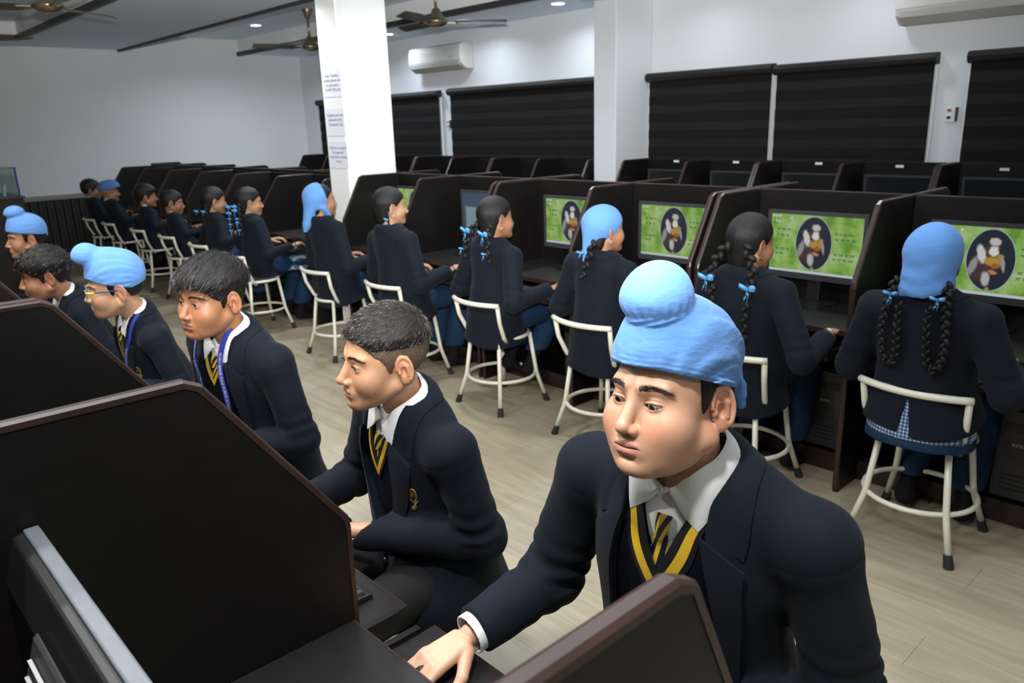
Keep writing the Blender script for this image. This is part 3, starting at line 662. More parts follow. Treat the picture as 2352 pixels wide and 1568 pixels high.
def nets(fn, xs, ys, zs, B=8, mg=.006):
    """surface nets over a rectilinear grid, evaluating only blocks near the surface"""
    n = [len(xs), len(ys), len(zs)]; A = (xs, ys, zs)
    nb = [(k+B-1)//B for k in n]; cen = []; hal = []
    for ax in range(3):
        i0 = np.arange(nb[ax])*B; i1 = np.minimum(i0+B, n[ax]-1); cen.append((A[ax][i0]+A[ax][i1])/2); hal.append((A[ax][i1]-A[ax][i0])/2)
    G = np.stack(np.meshgrid(*cen, indexing='ij'), -1).reshape(-1, 3).astype(F32)
    hd = np.sqrt((np.stack(np.meshgrid(*hal, indexing='ij'), -1).reshape(-1, 3)**2).sum(1))
    db = np.concatenate([fn(G[i:i+200000]) for i in range(0, len(G), 200000)]); near = np.abs(db) < hd*1.4+mg
    D = np.empty((nb[0]*B, nb[1]*B, nb[2]*B), F32)
    D.reshape(nb[0], B, nb[1], B, nb[2], B)[...] = np.where(db < 0, -1, 1).astype(F32).reshape(nb[0], 1, nb[1], 1, nb[2], 1)
    pad = [np.concatenate([A[ax], np.full(nb[ax]*B-n[ax], A[ax][-1], F32)]) for ax in range(3)]
    bi = np.stack(np.unravel_index(np.nonzero(near)[0], nb), 1); o = np.stack(np.meshgrid(*[np.arange(B)]*3, indexing='ij'), -1).reshape(-1, 3)
    Dv = D.reshape(nb[0], B, nb[1], B, nb[2], B)
    for s in range(0, len(bi), 80):
        b = bi[s:s+80]; I = (b[:, None]*B+o[None]).reshape(-1, 3)
        P = np.empty((len(I), 3), F32, order='F')
        for ax in range(3): P[:, ax] = pad[ax][I[:, ax]]
        D[I[:, 0], I[:, 1], I[:, 2]] = fn(P)
    D = D[:n[0], :n[1], :n[2]]
    S = D < 0; c = np.zeros((n[0]-1, n[1]-1, n[2]-1), np.uint8)
    for i in (0, 1):
        for j in (0, 1):
            for k in (0, 1): c += S[i:n[0]-1+i, j:n[1]-1+j, k:n[2]-1+k]
    I = np.stack(np.nonzero((c > 0) & (c < 8)), 1); idx = np.full(c.shape, -1, np.int32); idx[I[:, 0], I[:, 1], I[:, 2]] = np.arange(len(I))
    acc = np.zeros((len(I), 3), F32); cn = np.zeros(len(I), F32)
    cor = [(i, j, k) for i in (0, 1) for j in (0, 1) for k in (0, 1)]
    val = {q: D[I[:, 0]+q[0], I[:, 1]+q[1], I[:, 2]+q[2]] for q in cor}
    for a in cor:
        for ax in range(3):
            if a[ax] == 0:
                b = list(a); b[ax] = 1; b = tuple(b); va, vb = val[a], val[b]; m = (va < 0) != (vb < 0)
                t = np.where(m, va/np.where(va == vb, 1, va-vb), 0)
                for q in range(3):
                    p0 = A[q][I[:, q]+a[q]]
                    if q == ax: p0 = p0+t*(A[q][I[:, q]+1]-A[q][I[:, q]])
                    acc[:, q] += np.where(m, p0, 0)
                cn += m
    Vt = acc/np.maximum(cn, 1)[:, None]; Q = []
    for ax in range(3):
        u, w = [(1, 2), (2, 0), (0, 1)][ax]
        sl0 = [slice(None)]*3; sl1 = [slice(None)]*3; sl0[ax] = slice(0, n[ax]-1); sl1[ax] = slice(1, n[ax])
        for q in (u, w): sl0[q] = sl1[q] = slice(1, n[q]-1)
        a, b = S[tuple(sl0)], S[tuple(sl1)]; E = np.stack(np.nonzero(a != b), 1)
        if not len(E): continue
        flip = a[E[:, 0], E[:, 1], E[:, 2]]; E[:, u] += 1; E[:, w] += 1
        def at(du, dw): T = E.copy(); T[:, u] += du; T[:, w] += dw; return idx[T[:, 0], T[:, 1], T[:, 2]]
        q = np.stack([at(-1, -1), at(0, -1), at(0, 0), at(-1, 0)], 1); q = np.where(flip[:, None], q, q[:, ::-1]); Q.append(q)
    return Vt, np.concatenate(Q)
def quads_mesh(name, Vt, Q):
    me = bpy.data.meshes.new(name); me.vertices.add(len(Vt)); me.vertices.foreach_set('co', np.ascontiguousarray(Vt, F32).ravel())
    k = Q.shape[1]; me.loops.add(Q.size); me.loops.foreach_set('vertex_index', np.ascontiguousarray(Q, np.int32).ravel())
    me.polygons.add(len(Q)); me.polygons.foreach_set('loop_start', np.arange(0, Q.size, k, dtype=np.int32)); me.polygons.foreach_set('loop_total', np.full(len(Q), k, np.int32))
    me.polygons.foreach_set('use_smooth', np.ones(len(Q), bool)); me.update(calc_edges=True); return me
def sdf_obj(name, fn, box, h, mtl, parent, fine=((), (), ()), xf=None, color=None):
    """box = ((x0,x1),(y0,y1),(z0,z1)); xf=(R,t) maps the modelling frame to the parent's frame"""
    Vt, Q = nets(fn, *[axis(box[i][0], box[i][1], h, fine[i]) for i in range(3)])
    W_ = Vt if xf is None else Vt@np.asarray(xf[0], F32).T+np.asarray(xf[1], F32)
    me = quads_mesh(name, W_, Q)
    if color is not None:
        c = np.ones((len(Vt), 4), F32); c[:, :3] = color(Vt); at = me.color_attributes.new('Col', 'FLOAT_COLOR', 'POINT'); at.data.foreach_set('color', c.ravel())
    o = bpy.data.objects.new(name, me); COL.objects.link(o); me.materials.append(mtl)
    if parent: o.parent = parent
    return o
def snap(P, fn, off=0.0, it=8):
    """closest-point projection of P on fn = off"""
    P = np.asarray(P, F32).copy(); e = F32(.0015)
    for _ in range(it):
        d = fn(P)-off; g = np.stack([fn(P+V3(*(e if i == k else 0 for i in range(3))))-fn(P-V3(*(e if i == k else 0 for i in range(3)))) for k in range(3)], 1)/(2*e)
        g /= (np.linalg.norm(g, axis=1)[:, None]+1e-6); P = P-g*np.clip(d, -.03, .03)[:, None]*.85
    return P
def spline(pts, n):
    """Catmull-Rom through control points, n samples by chord length"""
    p = np.asarray(pts, float); q = np.vstack([2*p[0]-p[1], p, 2*p[-1]-p[-2]]); out = []
    for i in range(len(p)-1):
        for t in np.linspace(0, 1, 24, endpoint=False):
            a, b, c, d = q[i], q[i+1], q[i+2], q[i+3]; out.append(.5*((2*b)+(-a+c)*t+(2*a-5*b+4*c-d)*t*t+(-a+3*b-3*c+d)*t**3))
    out.append(p[-1]); out = np.array(out); L = np.concatenate([[0], np.cumsum(np.linalg.norm(np.diff(out, axis=0), axis=1))])
    s = np.linspace(0, L[-1], n); return np.stack([np.interp(s, L, out[:, k]) for k in range(out.shape[1])], 1)
def sheet(name, rows, thick, mtl, parent, xf=None, out=None):
    """thick sheet through a grid rows[m][n] of points; thickness goes to the side given by normals. UV follows the grid."""
    G = np.array(rows, float); m, n = G.shape[:2]
    du = np.gradient(G, axis=1); dv = np.gradient(G, axis=0); N = np.cross(du, dv); N /= np.linalg.norm(N, axis=2)[..., None]+1e-9
    if out is not None:
        if (N*(np.asarray(out)-0 if np.ndim(out) == 1 else out)).sum() < 0: N = -N
    A_ = G.reshape(-1, 3); B_ = (G-N*thick).reshape(-1, 3); Vt = np.vstack([A_, B_]); k = m*n; Q = []
    f = lambda i, j: i*n+j
    for i in range(m-1):
        for j in range(n-1): Q.append((f(i, j), f(i, j+1), f(i+1, j+1), f(i+1, j))); Q.append((k+f(i, j), k+f(i+1, j), k+f(i+1, j+1), k+f(i, j+1)))
    br = [f(0, j) for j in range(n)]+[f(i, n-1) for i in range(1, m)]+[f(m-1, j) for j in range(n-2, -1, -1)]+[f(i, 0) for i in range(m-2, 0, -1)]
    for a, b in zip(br, br[1:]+br[:1]): Q.append((b, a, k+a, k+b))
    UV = np.stack(np.meshgrid(np.linspace(0, 1, m), np.linspace(0, 1, n), indexing='ij'), -1).reshape(-1, 2); UV = np.vstack([UV, UV])
    if xf is not None: Vt = Vt@np.asarray(xf[0]).T+np.asarray(xf[1])
    me = quads_mesh(name, Vt, np.array(Q)); uv = me.uv_layers.new(name='UVMap'); uv.data.foreach_set('uv', UV[np.array(Q).ravel()][:, ::-1].astype(F32).ravel())
    me.set_sharp_from_angle(angle=math.radians(50))
    bm = bmesh.new(); bm.from_mesh(me); bmesh.ops.recalc_face_normals(bm, faces=bm.faces); bm.to_mesh(me); bm.free()
    o = bpy.data.objects.new(name, me); COL.objects.link(o); me.materials.append(mtl); o.parent = parent; return o
def strands(name, P, D, L, w, mtl, parent, droop=None, seg=3):
    """many thin tapered blades: roots P, directions D, lengths L; one part of kind stuff"""
    N = len(P); D = D/np.linalg.norm(D, axis=1)[:, None]; side = np.cross(D, np.random.normal(0, 1, (N, 3))); side /= np.linalg.norm(side, axis=1)[:, None]
    rows = []
    for s in range(seg+1):
        t = s/seg; c = P+D*(L*t)[:, None]+(0 if droop is None else droop*(t*t)); ww = w*(1-.85*t)
        rows += [c-side*ww, c+side*ww]
    Vt = np.stack(rows, 1).reshape(-1, 3); b = np.arange(N)[:, None]*(2*(seg+1)); Q = np.concatenate([b+np.array([[2*s, 2*s+1, 2*s+3, 2*s+2]]) for s in range(seg)])
    o = bpy.data.objects.new(name, quads_mesh(name, Vt, Q)); COL.objects.link(o); o.data.materials.append(mtl); o.parent = parent; o['kind'] = 'stuff'; return o
def Rzxy(yaw, pit, rol):
    return np.array(Matrix.Rotation(yaw, 3, 'Z') @ Matrix.Rotation(pit, 3, 'X') @ Matrix.Rotation(rol, 3, 'Y'))
# ================================================================== people: materials
def skin_mat():
    m = bpy.data.materials.new('skin'); m.use_nodes = True; n, l = nt(m); b = n['Principled BSDF']
    at = n.new('ShaderNodeAttribute'); at.attribute_name = 'Col'; l.new(at.outputs['Color'], b.inputs['Base Color'])
    b.inputs['Roughness'].default_value = .48; b.inputs['Subsurface Weight'].default_value = .10; b.inputs['Subsurface Radius'].default_value = (.012, .005, .003); b.inputs['Subsurface Scale'].default_value = .6
    tc = n.new('ShaderNodeTexCoord'); nz = n.new('ShaderNodeTexNoise'); nz.inputs['Scale'].default_value = 700; l.new(tc.outputs['Object'], nz.inputs['Vector'])
    bp = n.new('ShaderNodeBump'); bp.inputs['Strength'].default_value = .06; bp.inputs['Distance'].default_value = .0006; l.new(nz.outputs['Fac'], bp.inputs['Height']); l.new(bp.outputs[0], b.inputs['Normal'])
    return m
M['skin'] = skin_mat()
M['navy'] = mat('navy_wool', (.0068, .0096, .0158), .80, spec=.12, noise=(5, .12), bump=(900, .25, (1, 1, 1), .0006), sheen=.03)
M['navyk'] = mat('navy_knit', (.0040, .0052, .0110), .85, spec=.08, bump=(600, .4, (1, 1, .3), .001))
M['yelk'] = mat('yellow_knit', (.62, .40, .025), .75, bump=(500, .3))
M['blkk'] = mat('black_knit', (.008, .008, .010), .85)
M['shirt'] = mat('white_shirt_cotton', (.76, .77, .78), .7, bump=(500, .1), noise=(8, .03))
M['turban'] = mat('light_blue_turban_cotton', (.128, .290, .630), .85, spec=.15, noise=(16, .09, (1, 1, .4)), bump=(26, .55, (1, 1, 2.6), .006), sheen=.10)
M['turban2'] = mat('mid_blue_turban_cotton', (.075, .165, .40), .75, noise=(16, .09), bump=(520, .3))
M['scarf'] = mat('light_blue_scarf_cotton', (.120, .290, .640), .85, spec=.15, noise=(14, .10), bump=(22, .5, (1, 1, 2), .006), sheen=.1)
M['hair'] = mat('black_hair', (.0065, .0056, .0055), .48, spec=.35, noise=(30, .5), bump=(90, .6, (6, 6, 1), .003))
M['hairs'] = mat('hair_strand', (.016, .0135, .012), .35)
M['brow'] = mat('eyebrow_hair', (.030, .019, .014), .5)
M['hairb'] = mat('brown_black_hair_strand', (.030, .022, .017), .38)
M['fade'] = mat('shaved_hair_fade', (.085, .055, .034), .6, noise=(260, .6), bump=(300, .3))
M['grey'] = mat('charcoal_trousers', (.015, .015, .015), .85, spec=.15, bump=(700, .2), noise=(6, .15))
M['bluec'] = mat('blue_uniform_cloth', (.008, .027, .062), .8, spec=.2, noise=(6, .2), bump=(400, .2))
M['sock'] = mat('charcoal_sock', (.011, .011, .012), .9, spec=.1)
M['yel'] = mat('yellow_band', (.60, .36, .02), .7)
M['ribbon'] = mat('light_blue_satin_ribbon', (.10, .36, .72), .35)
M['lany'] = mat('blue_lanyard', (.030, .045, .30), .5)
M['btn'] = mat('dark_brass_button', (.10, .09, .06), .3, .8)
def plaid():
    m = bpy.data.materials.new('blue_check_cloth'); m.use_nodes = True; n, l = nt(m); b = n['Principled BSDF']; tc = n.new('ShaderNodeTexCoord'); sp = n.new('ShaderNodeSeparateXYZ'); l.new(tc.outputs['Object'], sp.inputs[0])
    def bars(o, f):
        a = n.new('ShaderNodeMath'); a.operation = 'MULTIPLY'; a.inputs[1].default_value = f; l.new(o, a.inputs[0]); c = n.new('ShaderNodeMath'); c.operation = 'FRACT'; l.new(a.outputs[0], c.inputs[0])
        d = n.new('ShaderNodeMath'); d.operation = 'GREATER_THAN'; d.inputs[1].default_value = .62; l.new(c.outputs[0], d.inputs[0]); return d
    s = n.new('ShaderNodeMath'); s.operation = 'ADD'; l.new(bars(sp.outputs[0], 75).outputs[0], s.inputs[0]); l.new(bars(sp.outputs[2], 75).outputs[0], s.inputs[1])
    cr = n.new('ShaderNodeValToRGB'); dv = n.new('ShaderNodeMath'); dv.operation = 'DIVIDE'; dv.inputs[1].default_value = 2; l.new(s.outputs[0], dv.inputs[0]); l.new(dv.outputs[0], cr.inputs[0])
    cr.color_ramp.elements[0].color = (.015, .05, .13, 1); cr.color_ramp.elements[1].color = (.55, .58, .66, 1); x = cr.color_ramp.elements.new(.5); x.color = (.14, .20, .33, 1); cr.color_ramp.interpolation = 'CONSTANT'
    l.new(cr.outputs[0], b.inputs['Base Color']); b.inputs['Roughness'].default_value = .8; return m
M['plaid'] = plaid()
def stripes(name, ax, f, c0, c1, duty=.5):
    """diagonal stripes in the sheet's own uv"""
    m = bpy.data.materials.new(name); m.use_nodes = True; n, l = nt(m); b = n['Principled BSDF']; uv = n.new('ShaderNodeUVMap'); sp = n.new('ShaderNodeSeparateXYZ'); l.new(uv.outputs[0], sp.inputs[0])
    a = n.new('ShaderNodeMath'); a.operation = 'MULTIPLY'; a.inputs[1].default_value = ax[0]; l.new(sp.outputs[0], a.inputs[0]); a2 = n.new('ShaderNodeMath'); a2.operation = 'MULTIPLY_ADD'; a2.inputs[1].default_value = ax[1]; l.new(sp.outputs[1], a2.inputs[0]); l.new(a.outputs[0], a2.inputs[2])
    c = n.new('ShaderNodeMath'); c.operation = 'FRACT'; l.new(a2.outputs[0], c.inputs[0]); d = n.new('ShaderNodeMath'); d.operation = 'GREATER_THAN'; d.inputs[1].default_value = duty; l.new(c.outputs[0], d.inputs[0])
    mx = n.new('ShaderNodeMix'); mx.data_type = 'RGBA'; mx.inputs[6].default_value = (*c0, 1); mx.inputs[7].default_value = (*c1, 1); l.new(d.outputs[0], mx.inputs[0]); l.new(mx.outputs[2], b.inputs['Base Color']); b.inputs['Roughness'].default_value = .45; return m
M['tie'] = stripes('tie_stripes', (.9, 1.9), 1, (.62, .40, .03), (.010, .012, .030), .48)
M['rib_y'] = stripes('yellow_rib', (0, 46), 1, (.66, .43, .025), (.34, .20, .012), .72)
M['rib_n'] = stripes('navy_rib', (0, 46), 1, (.010, .011, .016), (.004, .004, .006), .6)
def eye_mat():
    m = bpy.data.materials.new('eye'); m.use_nodes = True; n, l = nt(m); b = n['Principled BSDF']; tc = n.new('ShaderNodeTexCoord'); sp = n.new('ShaderNodeSeparateXYZ'); l.new(tc.outputs['Object'], sp.inputs[0])
    cb = n.new('ShaderNodeCombineXYZ'); l.new(sp.outputs[0], cb.inputs[0]); l.new(sp.outputs[2], cb.inputs[2]); ln = n.new('ShaderNodeVectorMath'); ln.operation = 'LENGTH'; l.new(cb.outputs[0], ln.inputs[0])
    mr = n.new('ShaderNodeMapRange'); mr.inputs[1].default_value = 0; mr.inputs[2].default_value = .012; l.new(ln.outputs['Value'], mr.inputs[0]); cr = n.new('ShaderNodeValToRGB'); l.new(mr.outputs[0], cr.inputs[0]); e = cr.color_ramp.elements
    e[0].position = .17; e[0].color = (.003, .003, .003, 1); e[1].position = .22; e[1].color = (.030, .014, .008, 1)
    x = e.new(.44); x.color = (.022, .010, .006, 1); x = e.new(.50); x.color = (.50, .46, .44, 1); x = e.new(.9); x.color = (.45, .36, .33, 1)
    l.new(cr.outputs[0], b.inputs['Base Color']); b.inputs['Roughness'].default_value = .08; b.inputs['Coat Weight'].default_value = .6; return m
M['eye'] = eye_mat()
# ================================================================== people: head
def head_sdf(P, k):
    """head in its own frame: x to the person's left, -y forward, z up, origin at eye level. k = shape numbers"""
    ax = np.abs(P[:, 0]); Q = P.copy(); Q[:, 0] = ax
    full = k.get('full', 0.0); eo = k.get('eye', (.0046, .0046)); lod = k.get('lod', 2)
    d = ell(Q, (0, .014, .030), (.0735, .094, .086))
    d = smin(d, ell(Q, (0, -.030, -.006), (.0625+full*.004, .057, .082)), .020)
    d = smin(d, ell(Q, (0, -.036, -.060), (.050+full*.010, .055, .050)), .022)
    d = smin(d, cone(Q, (.053+full*.006, .004, -.054), (.018, -.070, -.094), .017+full*.005, .0165), .024)
    d = smin(d, ell(Q, (0, -.0800, -.0965), (.019, .014, .0145)), .014)
    if full > 0: d = smin(d, ell(Q, (.032, -.046, -.060), (.022*full+.004, .036, .034)), .026); d = smin(d, cone(Q, (0, -.050, -.098), (.032, -.01, -.080), .010*full, .014*full), .03)
    d = smin(d, ell(Q, (.041, -.053, -.036), (.026+full*.005, .029+full*.004, .032)), .020)
    if lod == 0: return smin(smin(d, cone(Q, (0, -.086, .004), (0, -.105, -.036), .008, .011), .010), rear(Q, 0), .004)
    d = smin(d, cone(Q, (.010, -.0835, .0205), (.044, -.0700, .0215), .0050, .0050), .016)
    # sockets, then nose
    d = smax(d, -ell(Q, (.031, -.0975, -.003), (.0185, .0155, .0115)), .010)
    d = smin(d, cone(Q, (0, -.0835, .006), (0, -.1035, -.033), .0075, .0105), .009)
    d = smin(d, ell(Q, (0, -.1060, -.0360), (.0098, .0098, .0088)), .006)
    d = smin(d, ell(Q, (.0118, -.0950, -.0402), (.0070, .0105, .0074)), .005)
    if lod > 1: d = smax(d, -ell(Q, (.0068, -.101, -.0490), (.0036, .0055, .0040)), .003)
    # lips
    d = smin(d, ell(Q, (0, -.0860, -.0660), (.026, .011, .018)), .012)
    d = smin(d, ell(Q, (.0062, -.0942, -.0608), (.0135, .0058, .0050)), .004)
    d = smin(d, ell(Q, (0, -.0928, -.0722), (.0172, .0076, .0074)), .004)
    zl = -.0655-.0008*np.cos(ax*200)-2.5*ax*ax
    cut = np.maximum(np.sqrt(((Q[:, 2]-zl)/.55)**2+(Q[:, 1]+.1010)**2*.05)-.0016, ax-.0235)
    d = smax(d, -np.maximum(cut, Q[:, 1]+.085), .0022)
    d = smax(d, -ell(Q, (0, -.0985, -.0825), (.014, .0085, .0040)), .008)
    if lod > 1: d = smax(d, -cone(Q, (0, -.1035, -.050), (0, -.1025, -.0585), .0030, .0030), .004)
    # eyelids round the eyeball, with an almond opening
    ec = V3(.031, -.0715, -.002); ball = sph(Q, ec, .0141); d = smin(d, ball, .0035)
    q = Q-ec; a = .0140; cs, sn = math.cos(.07), math.sin(.07); u = q[:, 0]*cs+q[:, 2]*sn; v = -q[:, 0]*sn+q[:, 2]*cs; dz = k.get('eyez', 0.0)
    hu, hl = eo; Ru = (a*a+hu*hu)/(2*hu); Rl = (a*a+hl*hl)/(2*hl)
    al = np.maximum(np.sqrt(u*u+(v-dz-hu+Ru)**2)-Ru, np.sqrt(u*u+(v-dz+hl-Rl)**2)-Rl)
    d = smax(d, -np.maximum(al, q[:, 1]+.003), .0009)
    if lod > 1:   # crease above the upper lid
        cr = np.abs(np.sqrt(u*u+(v-dz-hu-.0042+Ru*1.15)**2)-Ru*1.15); d = d+.0013*np.exp(-(cr/.0011)**2)*np.exp(-(u/.0125)**4)*(q[:, 1] < 0)*(v > 0)
    return smin(d, rear(Q, lod), .004)
def rear(Q, lod):
    """ear"""
    c = V3(.0735, .013, -.010); q = Q-c; a = .42; ca, sa = math.cos(a), math.sin(a)
    u = q[:, 1]*ca+q[:, 0]*sa; w = q[:, 0]*ca-q[:, 1]*sa; t = .16; v = q[:, 2]*math.cos(t)-u*math.sin(t)*1.0; u = u*math.cos(t)+q[:, 2]*math.sin(t)
    E = np.stack([u-.006, v, w], 1).astype(F32)
    d = ell(E, (0, .001, .001), (.0175, .0300, .0052))
    d = smin(d, ell(E, (-.0035, -.0265, .0005), (.0095, .0095, .0046)), .006)
    if lod == 0: return d
    rr = np.sqrt((E[:, 0]/.0172)**2+((E[:, 1]-.002)/.0295)**2); th = np.arctan2(E[:, 1]-.002, E[:, 0])
    ring = np.sqrt(((rr-1)*.0195)**2+(E[:, 2]-.0045)**2)-.0034
    gate = np.clip((np.abs(th+2.2)-.9)*.008, -.004, .004)
    d = smin(d, np.maximum(ring, -gate), .0030)
    if lod > 1:
        d = smin(d, cone(E, (.0055, -.014, .0045), (.0070, .008, .0050), .0030, .0030), .003)
        d = smin(d, cone(E, (.0070, .008, .0050), (-.002, .017, .0040), .0030, .0020), .003)
        d = smax(d, -ell(E, (-.0035, -.0030, .0075), (.0070, .0120, .0085)), .0022)
        d = smin(d, ell(E, (-.0130, -.0050, .0035), (.0035, .0055, .0042)), .003)
    else: d = smax(d, -ell(E, (-.002, -.002, .0075), (.0085, .0150, .0065)), .003)
    return d
def skin_color(Pv, base, k, lod):
    """natural colour differences of the skin (lips, cheeks, brows' root shade), in the head frame"""
    c = np.tile(np.array(base, F32), (len(Pv), 1)); 
    if lod == 0: return c
    ax = np.abs(Pv[:, 0]); inh = (Pv[:, 2] > -.13)
    lipm = np.clip(1-np.maximum(np.sqrt((ax/.0235)**2+((Pv[:, 2]+.0668)/.0104)**2)-.85, 0)/.22, 0, 1)*(Pv[:, 1] < -.080)
    lip = np.array(k.get('lip', (.50, .20, .165)), F32); c = c+(lip-c)*lipm[:, None]*.8
    ch = np.exp(-(((ax-.045)/.020)**2+((Pv[:, 2]+.036)/.020)**2))*(Pv[:, 1] < -.02)*k.get('blush', .25)
    ch = ch+np.exp(-((ax/.013)**2+((Pv[:, 2]+.036)/.012)**2))*(Pv[:, 1] < -.09)*k.get('blush', .25)*.6
    c = c*(1+ch[:, None]*np.array([.10, -.30, -.36], F32))
    em_ = np.exp(-((ax-.078)**2/.010**2))*np.exp(-((Pv[:, 2]+.008)/.03)**2)*(Pv[:, 1] > -.02); c = c*(1+em_[:, None]*np.array([.05, -.16, -.20], F32))
    lid = np.exp(-(((ax-.031)/.018)**2+((Pv[:, 2]-.002)/.012)**2))*(Pv[:, 1] < -.06); c = c*(1-lid[:, None]*np.array([.16, .24, .24], F32))
    ms = np.exp(-((ax/.020)**2+((Pv[:, 2]+.0545)/.0050)**2))*(Pv[:, 1] < -.08)*k.get('must', 0.0); c = c*(1-ms[:, None]*.55)
    for (mx, my, mz, r) in k.get('moles', ()):
        mm = np.exp(-(((Pv[:, 1]-my)/r)**2+((Pv[:, 2]-mz)/r)**2))*(Pv[:, 0] > .03); c = c*(1-np.clip(mm*1.6, 0, 1)[:, None]*.8)
    return np.clip(c, .004, 1)
HL_Y = np.array([-.095, -.075, -.058, -.046, -.034, -.024, -.016, -.008, -.001, .008, .028, .036, .046, .062, .110]); HL_Z = np.array([.060, .055, .040, .026, .018, .002, -.026, -.028, .012, .022, .020, -.006, -.040, -.060, -.066])
def hair_sdf(P, k):
    """short hair as a shell over the skull, bounded by the hairline"""
    ax = np.abs(P[:, 0]); top = sstep(k.get('z0', .035), k.get('z1', .085), P[:, 2]+.10*np.maximum(P[:, 1]-.04, 0)); t = k.get('side', .004)+(k.get('top', .016)-k.get('side', .004))*top
    d = ell(P, (0, .014, .030), (.0735, .094, .086))-t
    d = smin(d, ell(P, (0, -.030, .010), (.0625, .0575, .078))-t*.8, .02)
    if 'fringe' in k: d = smin(d, ell(P, k['fringe'][0], k['fringe'][1]), .02)
    hl = np.interp(P[:, 1], HL_Y, HL_Z+np.where(HL_Y < -.025, k.get('front', 0.0), 0)).astype(F32)
    hl = hl+k.get('rag', .002)*wob(P*V3(1, 1, .2), 260, 4)
    d = d+k.get('wav', .0015)*wob(P*V3(1, .35, .6), 150, 5)
    return smax(d, (hl-P[:, 2])*.7, k.get('kb', .005))
def patka_sdf(P, k):
    """patka: cloth bound over the head with a top-knot and a knot behind"""
    kc = np.asarray(k.get('knob', (0, -.040, .150)), F32); kr = np.asarray(k.get('knr', (.050, .048, .044)), F32)
    dome = ell(P, (0, .014, .050), (.0835, .1030, .0960))
    dome = smin(dome, ell(P, (0, -.022, .052), (.071, .066, .076)), .03)
    dome = smin(dome, cone(P, (0, -.02, .105), kc, .050, .034), .030)
    # folds: sweep from the knob's base to the knot behind
    kn = V3(*k.get('knot', (.035, .100, -.004))); q = P-kn; phi = np.arctan2(q[:, 0], q[:, 2]+.02); r = np.sqrt((q*q).sum(1))
    w = sstep(.03, .08, r)*(1-.75*sstep(.12, .20, r))
    dome = dome+k.get('fold', .0016)*w*(.5-np.abs(np.sin(phi*8+1.2*wob(P, 24, 3)))**.5+.35*np.sin(phi*29+wob(P, 50, 3)))
    e0, e1 = k.get('edge', (.046, -.004)); ez = e0+(e1-e0)*np.clip((P[:, 1]+.085)/.175, 0, 1)+k.get('eside', 0.0)*np.abs(P[:, 0])
    near = np.clip(1-(P[:, 2]-ez)/.022, 0, 1); dome = dome+.0011*np.sin((P[:, 2]-ez)*900+3*wob(P, 30, 3))*near
    dome = smax(dome, (ez-P[:, 2])*.95, .003)
    up = np.asarray(k.get('kax', (0, -.25, .97)), F32); up /= np.linalg.norm(up)
    h = (P-kc)@up; rad = np.sqrt(np.maximum(((P-kc)**2).sum(1)-h*h, 0)); ang = np.arctan2(P[:, 0]-kc[0], P[:, 1]-kc[1])
    Kb = smin(ell(P, kc, kr), ell(P, kc-up*kr[2]*.25+V3(0, -.006, 0), kr*V3(1.02, 1.05, .72)), .02)+k.get('kw', .003)*wob(P, 34, 3); Kb = Kb+.0012*np.sin(ang*19+2*wob(P, 30, 2))*sstep(.01, -.035, h)
    b0 = -kr[2]*.72; band = np.sqrt((rad-kr[0]*.80)**2+(h-b0+.004*np.sin(ang+2.2))**2*.75)-.0090+.0016*np.sin(h*600+ang*5)
    d = smin(dome, Kb, .006); d = smin(d, band, .003)
    # strip running from the band back along the crown to the knot
    stp = cone(P, kc+up*b0+V3(.015, kr[1]*.8, 0), V3(.030, .092, .070), .010, .012); stp = smin(stp, cone(P, V3(.030, .092, .070), kn+V3(0, .004, .012), .012, .010), .006); d = smin(d, stp+.0016*np.sin(P[:, 0]*500), .006)
    d = smin(d, ell(P, kn+V3(0, .006, 0), (.012, .010, .013)), .004); d = smin(d, ell(P, kn+V3(.003, .008, -.014), (.008, .007, .009)), .003)
    return d
# ================================================================== people: hands
def hand_prims(w, f, up, thumb, curl=(.35, .5, .4), size=1.0, spread=.06, tcurl=.25):
    """list of tapered capsules of a hand: wrist w, pointing along f, back of the hand up, thumb on side `thumb`"""
    w, f, up, th = [np.asarray(a, float) for a in (w, f, up, thumb)]; f = f/np.linalg.norm(f); up = up-f*(up@f); up /= np.linalg.norm(up); th = th-f*(th@f)-up*(th@up); th /= np.linalg.norm(th)
    s = size; out = []
    for o in (.025, .009, -.008, -.023): out.append((w+f*.012*s+th*o*.62*s, w+f*.080*s+th*o*s, .0135*s, .0110*s))
    L = ((.026, .040, .024, .019), (.0095, .045, .028, .021), (-.008, .041, .026, .020), (-.0245, .032, .020, .017))
    for i, (o, a, b, c) in enumerate(L):
        p = w+f*(.082-.004*abs(i-1))*s+th*o*s+up*.002; dr = f+th*spread*(1.2-i*.8); dr /= np.linalg.norm(dr); ang = 0
        for seg, (ln, ra, rb) in enumerate(((a, .0098, .0090), (b, .0088, .0080), (c, .0078, .0066))):
            ang += curl[seg]; dd = dr*math.cos(ang)-up*math.sin(ang); q = p+dd*ln*s; out.append((p, q, ra*s, rb*s)); p = q
    p = w+f*.016*s+th*.024*s-up*.006*s; d0 = f*.70+th*.62-up*.28; d0 /= np.linalg.norm(d0); q = p+d0*.046*s; out.append((p, q, .0150*s, .0110*s))
    d1 = f*math.cos(tcurl)+th*.30-up*(.20+tcurl*.5); d1 /= np.linalg.norm(d1); r = q+d1*.030*s; out.append((q, r, .0108*s, .0092*s)); d2 = f-up*.35-th*.1*tcurl; d2 /= np.linalg.norm(d2); out.append((r, r+d2*.022*s, .0090*s, .0070*s))
    return out
def prims_sdf(P, pr, k=.004):
    d = None
    for a, b, ra, rb in pr:
        c = cone(P, a, b, ra, rb); d = c if d is None else smin(d, c, k)
    return d
